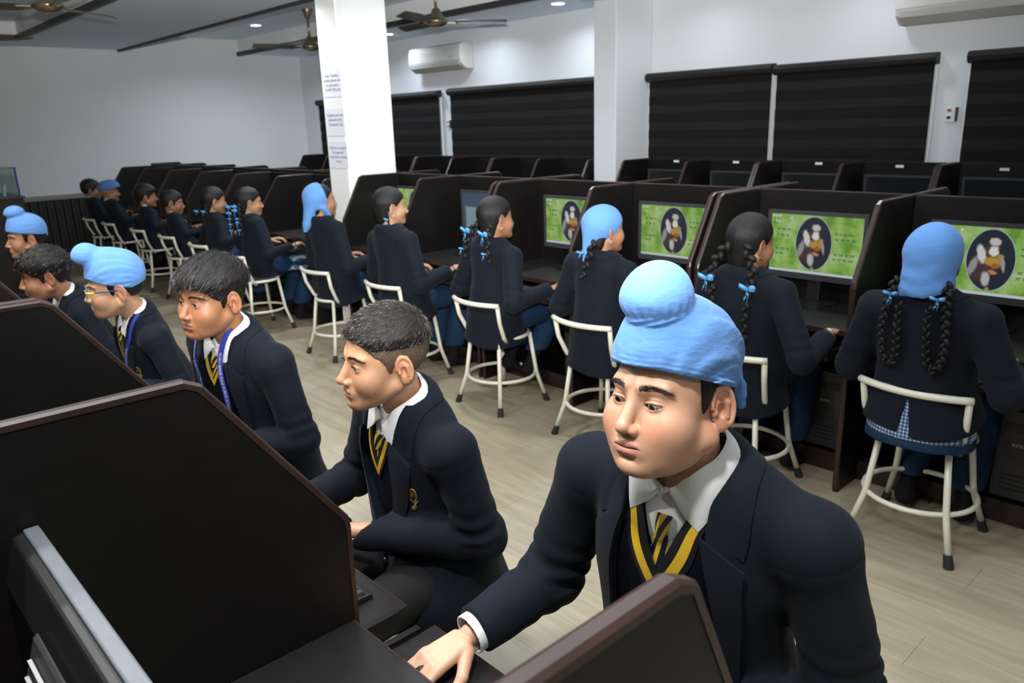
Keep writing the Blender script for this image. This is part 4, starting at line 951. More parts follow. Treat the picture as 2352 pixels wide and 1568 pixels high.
def bounded(P, c, R, fn):
    """evaluate fn only inside a sphere; outside return the distance to it"""
    r = sph(P, c, 0.0); m = r < R; d = r-F32(R*.80)
    if m.all(): return fn(P)
    if m.any(): d[m] = fn(np.asfortranarray(P[m]))
    return d
# ================================================================== people: figure builder
UV_SPH = MB().ellipsoid((0, 0, 0), (.0128, .0128, .0128), 28, 18)
def make_person(c):
    root = empty('person', (*c['pos'], 0), c.get('rz', 0), c['label'], 'person', c.get('group'))
    A = lambda v: np.asarray(v, float)
    pel, nb, hc = A(c.get('pel', (0, .02, .555))), A(c['nb']), A(c['hc']); hs = c.get('hs', 1.0); HR = Rzxy(*[math.radians(a) for a in c.get('hrot', (0, 0, 0))]); k = c.get('k', {})
    z = nb-pel; Lz = np.linalg.norm(z); z = z/Lz; ty = math.radians(c.get('tyaw', 0)); x = A((math.cos(ty), math.sin(ty), 0)); x = x-z*(x@z); x /= np.linalg.norm(x); y = np.cross(z, x); T = np.stack([x, y, z], 1)
    S = Lz/.475*c.get('bulk', 1.0); toT = lambda P: np.asfortranarray((P-pel.astype(F32))@T.astype(F32)); tt = lambda p: (A(p)-pel)@T; fromT = lambda p: A(p)@T.T+pel; XF = (T, pel)
    toH = lambda P: np.asfortranarray(((P-hc.astype(F32))@HR.astype(F32))/F32(hs)); HX = (HR*hs, hc)
    shw = .160*S*c.get('shw', 1.0); shz = Lz-c.get('shdz', .045)*S; lod = c.get('lod', 1)
    sh = {1: A((shw, .004+c.get('shf', 0)*S, shz)), -1: A((-shw, .004+c.get('shf', 0)*S, shz))}
    el = {1: tt(c['elL']), -1: tt(c['elR'])}; wr = {1: tt(c['wrL']), -1: tt(c['wrR'])}
    bd = c.get('deep', 1.0)
    def torso(P, g):
        Q = P.copy(); Q[:, 0] = np.abs(Q[:, 0])
        d = ell(Q, (0, -.004, Lz*.66), (.140*S+g, .098*S*bd+g, .170*S+g))
        d = smin(d, ell(Q, (0, .002, Lz*.34), (.134*S+g, .102*S*bd+g, .155*S+g)), .05)
        d = smin(d, ell(Q, (0, .016, .02), (.158*S+g, .128*S+g, .130*S+g)), .05)
        return smin(d, cone(Q, (.030*S, .012, Lz-.020*S), sh[1]-A((.012*S, 0, 0)), .044*S+g, .040*S+g), .045)
    def arms(P, r, g):
        d = None
        for s in (1, -1):
            a, t = cone(P, sh[s], el[s], r[0]*S+g, r[1]*S+g, True); b, u = cone(P, el[s], wr[s], r[1]*S*.98+g, r[2]*S+g, True); q = smin(a, b, .015)
            d = q if d is None else np.minimum(d, q)
        return d
    # ---- body
    hands = {}
    for s, nm in ((1, 'L'), (-1, 'R')):
        hd = c.get('hand'+nm)
        f = A(c['wr'+nm])-A(c['el'+nm]); f /= np.linalg.norm(f); up = A((0, 0, 1)); hd = hd or {}
        hf = A(hd.get('f', f)); w = A(c['wr'+nm])+f*.012
        thumb = np.cross(up, hf)*s*-1.0                       # towards the body's midline with the palm down
        hands[s] = (hand_prims(w, hf, A(hd.get('up', up)), A(hd.get('th', thumb)), hd.get('curl', (.35, .5, .4)), hd.get('size', .92), hd.get('spread', .06), hd.get('tcurl', .25)), w+hf*.07)
    kn, an = c.get('knee', ((.11, -.40, .52), (-.11, -.40, .52))), c.get('ankle', ((.11, -.36, .09), (-.11, -.36, .09)))
    hipx = .085
    def legs(P, g):
        d = None
        for s, K, Ak in ((1, kn[0], an[0]), (-1, kn[1], an[1])):
            q = smin(cone(P, (s*hipx, pel[1], pel[2]-.015), K, .074+g, .050+g), cone(P, K, Ak, .050+g, .034+g), .02); d = q if d is None else np.minimum(d, q)
        return d
    nk0 = hc+HR@A((0, .020, -.058))*hs
    def body(P):
        def trunk(q):
            Pt = toT(q); return smin(torso(Pt, -.030), arms(Pt, (.042, .036, .026), -.010), .02)
        d = bounded(P, (pel+nb)/2+A((0, -.08, -.02)), c.get('trunkR', .60), trunk)
        d = smin(d, cone(P, nk0, nb+T@A((0, .004, -.02)), .0475*hs, .054*S), .022)
        d = smin(d, bounded(P, hc, .24*hs, lambda q: head_sdf(toH(q), dict(k, lod=lod))*F32(hs)), .018)
        for s in (1, -1): d = smin(d, bounded(P, hands[s][1], .16, lambda q: prims_sdf(q, hands[s][0])), .006)
        return smin(d, bounded(P, (0, -.18, .33), .58, lambda q: legs(q, -.012)), .03)
    hh, bh, hnd = c.get('hh', .004), c.get('bh', .011), c.get('hnd', {})
    ex = .115*hs; fx = [[(hc[0]-ex, hc[0]+ex, hh)], [(hc[1]-.125*hs, hc[1]+.12*hs, hh)], [(hc[2]-.135*hs, hc[2]+.05*hs if c.get('capped') else hc[2]+.125*hs, hh)]]
    for s, h2 in hnd.items():
        for i in range(3): fx[i].append((hands[s][1][i]-.085, hands[s][1][i]+.085, h2))
    allp = np.array([pel, nb, hc, fromT(sh[1]), fromT(sh[-1]), c['elL'], c['elR'], hands[1][1], hands[-1][1], *kn, *an]); lo = allp.min(0)-.17; hi = allp.max(0)+.17; lo[2] = max(lo[2], an[0][2]-.06)
    sk = c.get('skin', (.50, .27, .16))
    bo = sdf_obj('body', body, [(lo[i], hi[i]) for i in range(3)], bh, M['skin'], root, fx, color=lambda v: skin_color(toH(v), sk, k, lod))
    res = dict(root=root, body=bo, toH=toH, HX=HX, HR=HR, hc=hc, hs=hs, T=T, pel=pel, XF=XF, S=S, Lz=Lz, torso=torso, fromT=fromT, body_fn=body, sh=sh, el=el, wr=wr)
    hp = lambda p: HR@A(p)*hs+hc
    # ---- eyes, brows, lashes
    if lod > 0:
        gz = c.get('gaze', (0, 0)); eo = k.get('eye', (.0046, .0046)); dz = k.get('eyez', 0)
        for s in (1, -1):
            e = bpy.data.objects.new('eye', UV_SPH.mesh('eye') if 'eye_me' not in M else M['eye_me']); M['eye_me'] = e.data
            if not e.data.materials: e.data.materials.append(M['eye']); shade(e.data)
            COL.objects.link(e); e.parent = bo; R4 = Matrix(HR.tolist()) @ Matrix.Rotation(math.radians(gz[0]), 3, 'Z') @ Matrix.Rotation(math.radians(gz[1]), 3, 'X')
            e.matrix_local = Matrix.Translation(hp((s*.031, -.0715, -.002))) @ R4.to_4x4() @ Matrix.Diagonal((hs, hs, hs, 1))
            n = 300 if lod > 1 else 130; u = np.random.beta(1.1, 1.2, n); br = spline([(.0125, -.092, .0195), (.024, -.092, .0222), (.038, -.086, .0225), (.054, -.068, .0175)], 60)
            p = br[(u*59).astype(int)]+np.random.normal(0, 1, (n, 3))*np.stack([np.full(n, .0008), np.zeros(n), .0026*(1.15-.75*u)], 1); p[:, 0] *= s
            p = snap(p, lambda q: head_sdf(q.astype(F32), dict(k, lod=lod)), .0002, 6); D = np.stack([s*(.75+.2*u), .10+.5*u, .45-.75*u+np.random.normal(0, .15, n)], 1)
            strands('eyebrow', p@HR.T*hs+hc, D@HR.T, np.random.uniform(.006, .010, n)*hs, .00030*hs*c.get('brow', 1), M['brow'], bo)
            if lod > 1:
                n = 60; u = np.linspace(-.013, .0138, n); v = eo[0]*(1-(u/.0142)**2)+dz+.0003; R_ = .0143; q = np.stack([u*1.0*s, -np.sqrt(R_**2-u*u-v*v), v], 1)+A((s*.031, -.0715, -.002)); D = np.stack([s*u*25, np.full(n, -1.0), np.full(n, -.12)+np.random.normal(0, .1, n)], 1)
                strands('eyelashes', q@HR.T*hs+hc, D@HR.T, np.full(n, .0062)*hs, .00030, M['hairs'], bo, droop=(HR@A((0, 0, .0028)))[None])
    # ---- jacket
    op = c.get('open'); hem = c.get('hem', -.075); jg = .012; jr = (.054, .052, .042)
    back = c.get('skirt', 0)
    def jbody(P):
        d = torso(P, jg)
        Q = P.copy(); Q[:, 0] = np.abs(Q[:, 0])
        if back: d = smin(d, cone(Q*V3(1, 1.12, 1), (0, .02, .12), (0, .035, hem-.02), .135*S, (.165+back)*S), .05)
        d = smin(d, ell(Q, sh[1]+A((-.012, 0, -.004)), (.050*S, .050*S, .044*S)), .03)
        if c.get('lap'): d = smin(d, ell(Q, (.085*S, -.060, -.055), (.110*S, .150, .130)), .05)
        return d
    def jacket0(P):
        d = jbody(P)
        for s in (1, -1):
            a, t = cone(P, sh[s], el[s], jr[0]*S, jr[1]*S, True); L1 = np.linalg.norm(el[s]-sh[s])
            b, u = cone(P, el[s], wr[s], jr[1]*S*.98, jr[2]*S, True)
            fw = c.get('wr_amp', .0035); ph = P[:, 0]*40+P[:, 1]*33
            a = a+fw*np.exp(-((t-1)/.34)**2)*np.sin(t*L1*135+2.6*wob(P, 22, 3)+s)*.8+fw*.7*wob(P*V3(1, 1, .45), 36, 4)
            b = b+fw*(np.exp(-(u/.35)**2)*np.sin(u*26+2.2*wob(P, 24, 3)))*.9+fw*.5*wob(P, 38, 4)
            q = smin(a, b, .018); sl = wr[s]-el[s]; sl = sl/np.linalg.norm(sl); q = smax(q, ((P-(wr[s]-sl*c.get('cuff', .012)).astype(F32))@sl.astype(F32)), .004)
            gv = np.exp(-((t*L1-.012)/.006)**2)*.0022*(np.abs(a) < .02)
            d = smin(d, q+gv, .030)
        d = d+.0022*wob(P*V3(1, 1, .7), 17, 4)+.0010*wob(P, 45, 4)
        return d
    def jacket(P):
        d = jacket0(P); d = smax(d, -cone(P, (0, .004, Lz-.075*S), (0, -.012, Lz+.13*S), .057*S, .064*S), .006)
        d = smax(d, (hem+c.get('hemw', .010)*wob(P*V3(1, 1, 0), 14, 3)-P[:, 2]), .006)
        if op is not None:
            wz = np.interp(P[:, 2], (Lz+np.array(op[0])*S)[::-1], np.array(op[1])[::-1]*S).astype(F32)-.0
            cx = np.interp(P[:, 2], (Lz+np.array(op[0])*S)[::-1], np.array(op[2] if len(op) > 2 else [0]*len(op[0]))[::-1]*S).astype(F32)
            d = smax(d, -np.maximum(np.abs(P[:, 0]-cx)-wz, P[:, 1]+.015), .005)
        if c.get('vent'): d = smax(d, -np.maximum(np.abs(P[:, 0])-np.clip((c['vent']-P[:, 2])*.17, 0, .05), -(P[:, 1]-.02)), .004)
        return d
    jp = np.array([sh[1], sh[-1], el[1], el[-1], wr[1], wr[-1], (0, 0, Lz), (-.2*S, .18*S, hem), (.2*S, -.15*S, 0)]); jl = jp.min(0)-.085; jh = jp.max(0)+.085; jl[2] = max(jl[2], min(hem, min(el[1][2], el[-1][2], wr[1][2], wr[-1][2])-.08)-.02)
    ja = sdf_obj('jacket', jacket, [(jl[i], jh[i]) for i in range(3)], c.get('jh', .007), M['navy'], root, xf=XF)
    res.update(jacket=ja, jfn=jacket, j0=jacket0, jb=jbody)
    nv = tt(nk0)-A((0, 0, Lz)); shx, shy = nv[0]/max(nv[2], .03), nv[1]/max(nv[2], .03)
    B = lambda *p: A(p)*S+A((0, 0, Lz))+A((shx, shy, 0))*max(p[2]*S+.015, 0)*.8                  # torso-frame point relative to the neck base
    def cloth(name, rowsets, fn, offs, thick, mtl, parent, n=22, mirror=1, out=(0, -1, 0)):
        rows = []
        for pts, off, do in zip(rowsets, offs, [True]*len(rowsets)):
            p = spline([A(q)*A((mirror, 1, 1)) for q in pts], n)
            rows.append(p if off is None else snap(p, fn, off, 8))
        m = max(3, c.get('rows', 5)); G = np.array([spline([r[j] for r in rows], m) for j in range(n)]).transpose(1, 0, 2)
        if fn is not None and all(o is not None for o in offs):
            oo = np.interp(np.linspace(0, 1, m), np.linspace(0, 1, len(offs)), offs)
            G = np.array([snap(G[i], fn, oo[i], 5) for i in range(m)])
        return sheet(name, G, thick, mtl, parent, XF, out)
    res.update(cloth=cloth, B=B)
    # jacket collar: one band from the left notch round the back of the neck to the right
    if c.get('collar', True):
        cf = c.get('cfr', 0.0)
        fold = [B(.060, -.070, -.055), B(.064, -.030, .005), B(.060, .025, .030), B(.035, .058, .042), B(0, .068, .045), B(-.035, .058, .042), B(-.060, .025, .030), B(-.064, -.030, .005), B(-.060, -.070, -.055)]
        outr = [B(.120, -.080, -.085), B(.105, -.020, -.015), B(.088, .040, .0), B(.045, .085, .004), B(0, .093, .004), B(-.045, .085, .004), B(-.088, .040, .0), B(-.105, -.020, -.015), B(-.120, -.080, -.085)]
        if op is None: fold = fold[1:-1]; outr = outr[1:-1]
        n = 40; f = spline(fold, n); o_ = snap(spline(outr, n), jacket0, .0035, 8); mid = (f*.5+o_*.5); mid = mid+(mid-A((0, 0, Lz-.02)))/np.linalg.norm(mid-A((0, 0, Lz-.02)), axis=1)[:, None]*.010; inn = f-A((0, 0, .018))
        inn[:, :2] *= .97; G = np.array([spline([inn[j], f[j], mid[j], o_[j]], 7) for j in range(n)]).transpose(1, 0, 2)
        sheet('collar', G, .004, M['navy'], ja, XF, np.array([g/np.linalg.norm(g) for g in (G.reshape(-1, 3)-A((0, .0, Lz-.05)))]).reshape(G.shape))
    if op is not None:
        for s in (1, -1):
            zb = c.get('lapz', -.34); ow = lambda zz: float(np.interp(zz, np.array(op[0])[::-1], np.array(op[1])[::-1])); oc = lambda zz: float(np.interp(zz, np.array(op[0])[::-1], np.array(op[2] if len(op) > 2 else [0]*len(op[0]))[::-1]))
            ed = [B(oc(q)*s+ow(q), -.10, q) for q in (-.05, -.12, -.20, (zb-.2)/2-.02, zb)]
            lw = c.get('lapw', 1.0)
            oe = [B(.118, -.078, -.100), B(.128*lw, -.10, -.128), B(ow(-.20)+.060*lw, -.12, -.20), B(ow((zb-.2)/2)+.036*lw, -.12, (zb-.2)/2-.02), B(ow(zb)+.010, -.12, zb)]
            cloth('lapel', [ed, oe], lambda P: smin(jbody(P), jacket0(P), .004) if False else jbody(P)-.003, [.0040, .0080], .0065, M['navy'], ja, 26, s)
    return res
def dress_front(R, c):
    """shirt, collar, V-neck sweater with trim, tie"""
    root, S, Lz, torso, cloth, B, XF = R['root'], R['S'], R['Lz'], R['torso'], R['cloth'], R['B'], R['XF']; A = np.asarray
    cup = c.get('cup', 0.0); vz, vw = c.get('vz', -.165), c.get('vw', .055); h = c.get('sh', .005)
    swf = lambda P: torso(P, -.001)
    def shirt(P): return smax(torso(P, -.010), -cone(P, (0, .0, Lz-.03*S), (0, -.02, Lz+.12*S), .050*S, .052*S), .004)
    def sweater(P):
        d = torso(P, -.0015)+.0008*wob(P, 40, 4); w = np.clip((P[:, 2]-(Lz+vz*S))/(-vz*S), 0, 1.3)*vw*S
        d = smax(d, -np.maximum(np.abs(P[:, 0])-w, np.maximum(P[:, 1]-.01, Lz+vz*S-P[:, 2])), .003)
        return smax(d, -cone(P, (0, .0, Lz-.04*S), (0, -.02, Lz+.12*S), .056*S, .06*S), .004)
    bx = [(-.17*S, .17*S), (-.17*S, .05), (Lz-.50*S, Lz+.07*S)]
    sdf_obj('shirt', shirt, [(-.12*S, .12*S), (-.15*S, .10*S), (Lz-.24*S, Lz+.07*S)], .006, M['shirt'], root, xf=XF)
    sw = sdf_obj('sweater', sweater, bx, h, M['navyk'], root, xf=XF)
    for s in (1, -1):
        ln = lambda off: [B(vw*1.02+off, -.02, -.004), B(vw*.90+off, -.06, -.02), B(vw*.62+off, -.095, vz*.38), B(vw*.30+off*.95, -.10, vz*.72-off*.5), B(.0, -.10, vz-off*1.9)]
        w0, w1, w2, w3 = c.get('trim', (-.004, .009, .021, .029))
        cloth('neck_rib', [ln(w0), ln(w1)], swf, [.0030, .0035], .003, M['rib_n'], sw, 30, s)
        cloth('neck_stripe', [ln(w1), ln(w2)], swf, [.0038, .0038], .003, M['rib_y'], sw, 30, s)
        if c.get('double'): cloth('neck_stripe', [ln(w3), ln(w3+.009)], swf, [.0038, .0034], .003, M['rib_y'], sw, 30, s)
        cloth('neck_rib', [ln(w2), ln(w3)], swf, [.0036, .0028], .003, M['rib_n'], sw, 30, s)
    # tie
    tz = c.get('tz', -.062)+cup; y0 = -.105; C_ = lambda x, y, z: B(x, y, z+cup*(1 if y < -.03 else .4))
    cloth('tie', [[B(-.012, y0, tz-.035), B(-.017, y0, tz-.075), B(-.019, y0, vz+.0)], [B(0, y0, tz-.030), B(0, y0, tz-.075), B(.0, y0, vz-.008)], [B(.012, y0, tz-.035), B(.017, y0, tz-.075), B(.019, y0, vz+.0)]], lambda P: torso(P, -.010), [.003, .008, .003], .003, M['tie'], root, 14)
    cloth('tie_knot', [[B(-.016, y0, tz), B(-.013, y0, tz-.02), B(-.009, y0, tz-.040)], [B(0, y0, tz+.003), B(0, y0, tz-.02), B(0, y0, tz-.042)], [B(.016, y0, tz), B(.013, y0, tz-.02), B(.009, y0, tz-.040)]], lambda P: torso(P, -.010), [.004, .017, .004], .004, M['tie'], root, 10)
    # shirt collar: stand round the neck and two leaves
    top = [C_(.006, -.066, -.036), C_(.040, -.050, -.004), C_(.057, -.008, .026), C_(.052, .035, .044), C_(.0, .060, .052)]
    for s in (1, -1):
        t = [A(p)*A((s, 1, 1)) for p in top]
        leaf = [C_(.012*s, -.074, -.050), C_(.047*s, -.084, -.076), C_(.076*s, -.050, -.040), C_(.080*s, .0, -.008), C_(.066*s, .045, .010), C_(.0, .074, .016)]
        tip = c.get('tip', 1.0); leaf[1] = C_(.050*s*tip, -.088, -.078-.012*(tip-1))
        n = 26; a = spline(t, n); b = snap(spline(leaf, n), lambda P: torso(P, .0005), .004, 8); tp = b[int(np.argmin(b[:, 2]))].copy(); ti = int(np.argmin(b[:, 2]))
        for _ in range(7): b[1:-1] = (b[:-2]+b[1:-1]*2+b[2:])/4; b[ti] = tp
        b[:1] = a[:1]*.35+b[:1]*.65; mid = a*.5+b*.5; cen = A((0, -.0, Lz-.03)); mid = mid+(mid-cen)/np.linalg.norm(mid-cen, axis=1)[:, None]*.0055
        G = np.array([spline([a[j]-A((0, 0, .012)), a[j], mid[j], b[j]], 8) for j in range(n)]).transpose(1, 0, 2)
        sheet('shirt_collar', G, .0028, M['shirt'], root, XF, np.array([g/np.linalg.norm(g) for g in (G.reshape(-1, 3)-cen)]).reshape(G.shape))
    return sw
def simple_collar(R):
    """a rim of white shirt collar above the jacket"""
    B, Lz = R['B'], R['Lz']; A = np.asarray
    t = [B(.050, -.050, .000), B(.058, .0, .034), B(.052, .035, .055), B(0, .062, .066), B(-.052, .035, .055), B(-.058, .0, .034), B(-.050, -.050, .0)]
    a = spline(t, 24); b = a*A((1.14, 1.14, 1))-A((0, 0, .055)); G = np.array([spline([a[j]-A((0, 0, .02)), a[j], b[j]], 5) for j in range(24)]).transpose(1, 0, 2)
    sheet('shirt_collar', G, .003, M['shirt'], R['root'], R['XF'], np.array([g/np.linalg.norm(g) for g in (G.reshape(-1, 3)-A((0, 0, Lz)))]).reshape(G.shape))
def lower(R, c, mtl='grey', wide=0.0, h=.012, socks=False, band=False, cut=.12):
    """trousers and footwear in the person's frame"""
    kn, an = c.get('knee', ((.11, -.40, .52), (-.11, -.40, .52))), c.get('ankle', ((.11, -.36, .09), (-.11, -.36, .09))); pel = R['pel']; S = R['S']
    def fn(P):
        d = ell(P, (0, pel[1]+.01, pel[2]), (.155*S, .125*S, .100))
        for s, K, Ak in ((1, kn[0], an[0]), (-1, kn[1], an[1])):
            d = smin(d, smin(cone(P, (s*.085, pel[1], pel[2]-.012), K, .080+wide*.3, .058+wide*.6), cone(P, K, Ak, .056+wide*.6, .046+wide), .02), .02)
        d = d+.004*wob(P*V3(1, 1, .6), 26, 4)
        d = smax(d, (an[0][2]+cut-.05)-P[:, 2], .006)
        return smax(d, P[:, 2]-(pel[2]+.09), .01)
    al = np.array([pel, *kn, *an]); lo, hi = al.min(0)-.16, al.max(0)+.16
    sdf_obj('trousers' if mtl == 'grey' else 'salwar', fn, [(lo[i], hi[i]) for i in range(3)], h, M[mtl], R['root'])
    for s, Ak, K in ((1, an[0], kn[0]), (-1, an[1], kn[1])):
        ft = c.get('foot', (0, -1, -.25)); f = np.array(ft, float); f /= np.linalg.norm(f); Ak = np.array(Ak); up = (np.array(K)-Ak); up /= np.linalg.norm(up)
        def sk(P): return smin(smin(cone(P, Ak+up*.16, Ak, .041, .034), cone(P, Ak-np.array((0, 0, .03)), Ak+f*.15-np.array((0, 0, .045)), .036, .028), .03), sph(P, Ak-f*.02-np.array((0, 0, .035)), .034), .03)
        q = np.array([Ak+up*.2, Ak+f*.2, Ak-f*.06]); lo, hi = q.min(0)-.07, q.max(0)+.07; lo[2] = max(lo[2], .004)
        so = sdf_obj('sock', lambda P: smax(sk(P), .006-P[:, 2], .004), [(lo[i], hi[i]) for i in range(3)], .009, M['sock'], R['root'])
        if band:
            b0 = Ak+up*.105; MB().tube([tuple(b0+np.array((.0455*math.cos(t), .0455*math.sin(t), 0))) for t in np.linspace(0, 2*PI, 18, endpoint=False)], .0045, 6, closed=True).build('sock_band', M['yel'], so, smooth=True)
def add_hair(R, k, h, n_str=0, slen=.012, smat='hairs', name='hair', mtl='hair', comb=(0, -.6, -.35), sw=.0006):
    fn = lambda P: hair_sdf(P, k); o = sdf_obj(name, fn, [(-.11, .11), (-.13, .14), (-.09, .155)], h, M[mtl], R['root'], xf=R['HX'])
    if n_str:
        me = o.data; N = len(me.vertices); co = np.empty(N*3, F32); me.vertices.foreach_get('co', co); no = np.empty(N*3, F32); me.vertices.foreach_get('normal', no); co = co.reshape(-1, 3); no = no.reshape(-1, 3); hl = R['toH'](co)
        w = np.where(hl[:, 2] > k.get('smin', .0), 1.0, .0)*np.where(no@R['HR'].astype(F32)[:, 2] > -.6, 1, .0); i = np.random.choice(N, n_str, p=w/w.sum())
        nh = no[i]@R['HR']; cb = np.tile(np.array(comb, float), (n_str, 1)); wh = k.get('whorl')
        if wh is not None: cb = hl[i]-np.array(wh); cb /= np.linalg.norm(cb, axis=1)[:, None]
        cb = cb-nh*(cb*nh).sum(1)[:, None]*.85+np.random.normal(0, .22, (n_str, 3)); D = nh*k.get('lift', .35)+cb
        strands('hair_strands', co[i], D@R['HR'].T, np.random.uniform(.6, 1.2, n_str)*slen, sw, M[smat], o, droop=np.tile(-(no[i])*slen*.25, 1))
    return o
def add_patka(R, k, h, mtl='turban'):
    return sdf_obj('turban', lambda P: patka_sdf(P, k), [(-.13, .13), (-.15, .16), (-.06, .235)], h, M[mtl], R['root'], xf=R['HX'])
def braid(R, pts, r0, r1, name='braid', frame='T', mtl='hair'):
    """plaited braid along a path, lumps alternating left and right"""
    p = spline(pts, 60); L = np.linalg.norm(np.diff(p, axis=0), axis=1).sum(); n = max(6, int(L/(r0*.95))); q = spline(pts, n); mb = MB()
    for i in range(n):
        t = i/(n-1); r = r0+(r1-r0)*t; a = q[max(i-1, 0)]; b = q[min(i+1, n-1)]; d = Vector(b-a).normalized(); sd = d.cross(Vector((0, 1, .2))).normalized(); s = 1 if i % 2 else -1
        nn = sd.cross(d); ax = (d+sd*s*.75).normalized(); az = nn; ay = az.cross(ax).normalized(); Rm = Matrix((ax, ay, az)).transposed()
        mb.ellipsoid(Vector(q[i])+sd*s*r*.42, (r*1.05, r*.58, r*.80), 10, 7, Rm)
    X = R['XF'] if frame == 'T' else R['HX']; mb.v = [tuple(np.asarray(X[0])@np.array(v)+np.asarray(X[1])) for v in mb.v]
    return mb.build(name, M[mtl], R['root'], smooth=True)
def bow(R, c, size, parent, frame='T', tails=.06, rot=0.0, nm='ribbon_bow'):
    """ribbon bow: two loops and two tails"""
    c = np.array(c); rows = []; mb = MB()
    def strip(pts, w):
        v = []; f = []; pts = np.array(pts)
        for i, p in enumerate(pts): v += [p+np.array((0, -.002, w)), p+np.array((0, .002, -w))]
        for i in range(len(pts)-1): f.append((2*i, 2*i+1, 2*i+3, 2*i+2))
        mb.add([tuple(q) for q in v], f)
    for s in (-1, 1):
        lp = [(s*size*math.sin(t)*(1.0), .012*math.sin(2*t)+.012, size*.45*math.sin(2*t)*.7+size*.25*math.sin(t)) for t in np.linspace(0, PI, 9)]; strip([c+np.array(p) for p in lp], size*.20)
        tl = [(s*size*.25*t+.004*math.sin(9*t), .014+.012*t, -tails*t) for t in np.linspace(0, 1, 6)]; strip([c+np.array(p) for p in tl], size*.16)
    X = R['XF'] if frame == 'T' else R['HX']; mb.v = [tuple(np.asarray(X[0])@np.array(v)+np.asarray(X[1])) for v in mb.v]
    o = mb.build(nm, M['ribbon'], parent, smooth=True); sd = o.modifiers.new('thick', 'SOLIDIFY'); sd.thickness = .0012; return o
def scarf(R, fn, h=.005, box=((-.16, .16), (-.14, .22), (-.22, .16))):
    return sdf_obj('head_scarf', fn, box, h, M['scarf'], R['root'], xf=R['HX'])
# ================================================================== the people: boys of the nearer row
ONLY = None
def want(n): return ONLY is None or n in ONLY
def loc(c, *p): return (p[0]-c['pos'][0], p[1]-c['pos'][1], p[2])
NEARG = 'pupils sitting in the nearer row'
OPEN_V = ([.06, -.05, -.12, -.20, -.30, -.36, -.60], [.062, .062, .066, .060, .030, .006, .006])
OPEN_W = ([.06, -.05, -.12, -.20, -.30, -.42, -.60], [.062, .062, .074, .086, .098, .112, .135])
def emblem(R, cx, cz, s, tilt=0.0):
    """gold-edged crest on the breast pocket, with ringed lettering and a ribbon scroll"""
    ja = R['jacket']; fn = R['j0']; jb = R['jb']; XF = R['XF']; A = np.asarray
    def lay(name, polys, off, mtl):
        mb = MB()
        for pl in polys:
            q = np.array([(cx+(u*math.cos(tilt)-v*math.sin(tilt))*s, -.13, cz+(u*math.sin(tilt)+v*math.cos(tilt))*s) for u, v in pl]); q = snap(snap(q, jb, .004, 8), fn, off, 8); q = q@np.asarray(XF[0]).T+XF[1]; mb.add([tuple(p) for p in q], [tuple(range(len(q)))])
        o = mb.build(name, mtl, ja); sd = o.modifiers.new('t', 'SOLIDIFY'); sd.thickness = .0012; return o
    gold = M.setdefault('embg', mat('gold_embroidery', (.50, .33, .035), .55, bump=(900, .4))); dark = M['blkk']; red = M.setdefault('embr', mat('red_embroidery', (.42, .05, .03), .6)); wh = M['shirt']
    def drop(r, b): return [(r*math.sin(t)*(1 if math.cos(t) > 0 else 1-.35*abs(math.cos(t))), r*math.cos(t)*(1 if math.cos(t) > 0 else b)) for t in np.linspace(0, 2*PI, 28, endpoint=False)]
    lay('crest_edge', [drop(1.0, 1.35)], .0015, gold); lay('crest_field', [drop(.86, 1.36)], .0027, dark)
    ring = []
    me = text_mesh('PUBLIC SCHOOL', .30); co = np.empty(len(me.vertices)*3, F32); me.vertices.foreach_get('co', co); co = co.reshape(-1, 3); a = co[:, 0]/.62; r = .62+co[:, 1]; uv = np.stack([r*np.sin(a), r*np.cos(a)], 1)
    q = np.array([(cx+u*s, -.13, cz+v*s) for u, v in uv]); q = snap(snap(q, jb, .004, 8), fn, .0042, 8)@np.asarray(XF[0]).T+XF[1]; me.vertices.foreach_set('co', q.astype(F32).ravel()); me.materials.append(gold); o = bpy.data.objects.new('crest_lettering', me); COL.objects.link(o); o.parent = ja
    for i in range(9): a = PI+(-4+i)*.26; ring.append([(.72*math.sin(a+da)*rr/.72, .95*math.cos(a+da)*rr/.72) for da, rr in ((-.05, .56), (.05, .56), (.05, .78), (-.05, .78))])
    lay('crest_marks', ring, .0042, gold)
    lay('crest_center', [[(.30*math.sin(t), .05+.36*math.cos(t)) for t in np.linspace(0, 2*PI, 16, endpoint=False)]], .0042, red)
    lay('crest_center_dark', [[(.10+.16*math.sin(t), -.12+.2*math.cos(t)) for t in np.linspace(0, 2*PI, 14, endpoint=False)]], .005, dark)
    lay('scroll_edge', [[(-.75, -1.75), (-.2, -1.62), (.45, -1.05), (.95, -.72), (1.12, -.98), (.55, -1.45), (.42, -1.95), (-.1, -2.25), (-.72, -2.2), (-.6, -1.95)]], .0015, gold)
    lay('scroll', [[(-.52, -1.82), (-.1, -1.72), (.5, -1.18), (.88, -.88), (.95, -1.0), (.42, -1.45), (.30, -1.88), (-.12, -2.10), (-.5, -2.06)]], .0030, dark)
    lay('scroll_lettering', [[(u, v), (u+.10, v+.04), (u+.06, v+.2), (u-.05, v+.16)] for u, v in ((-.35, -1.98), (-.12, -1.93), (.08, -1.78), (.24, -1.55), (.42, -1.32), (.6, -1.16))], .0042, wh)
def buttons(R, pts, r=.0095):
    for p in pts:
        q = snap(np.array([p]), R['jb'], .006, 6)[0]; mb = MB().lathe([(0, -.003), (r*.9, -.003), (r, 0), (r*.8, .0025), (r*.5, .0018), (0, .0018)], n=16); me = R['XF']
        Rm = np.array(Matrix.Rotation(PI/2, 3, 'X')); mb.v = [tuple(np.asarray(me[0])@(Rm@np.array(v)+q)+me[1]) for v in mb.v]; mb.build('button', M['btn'], R['jacket'], smooth=True)
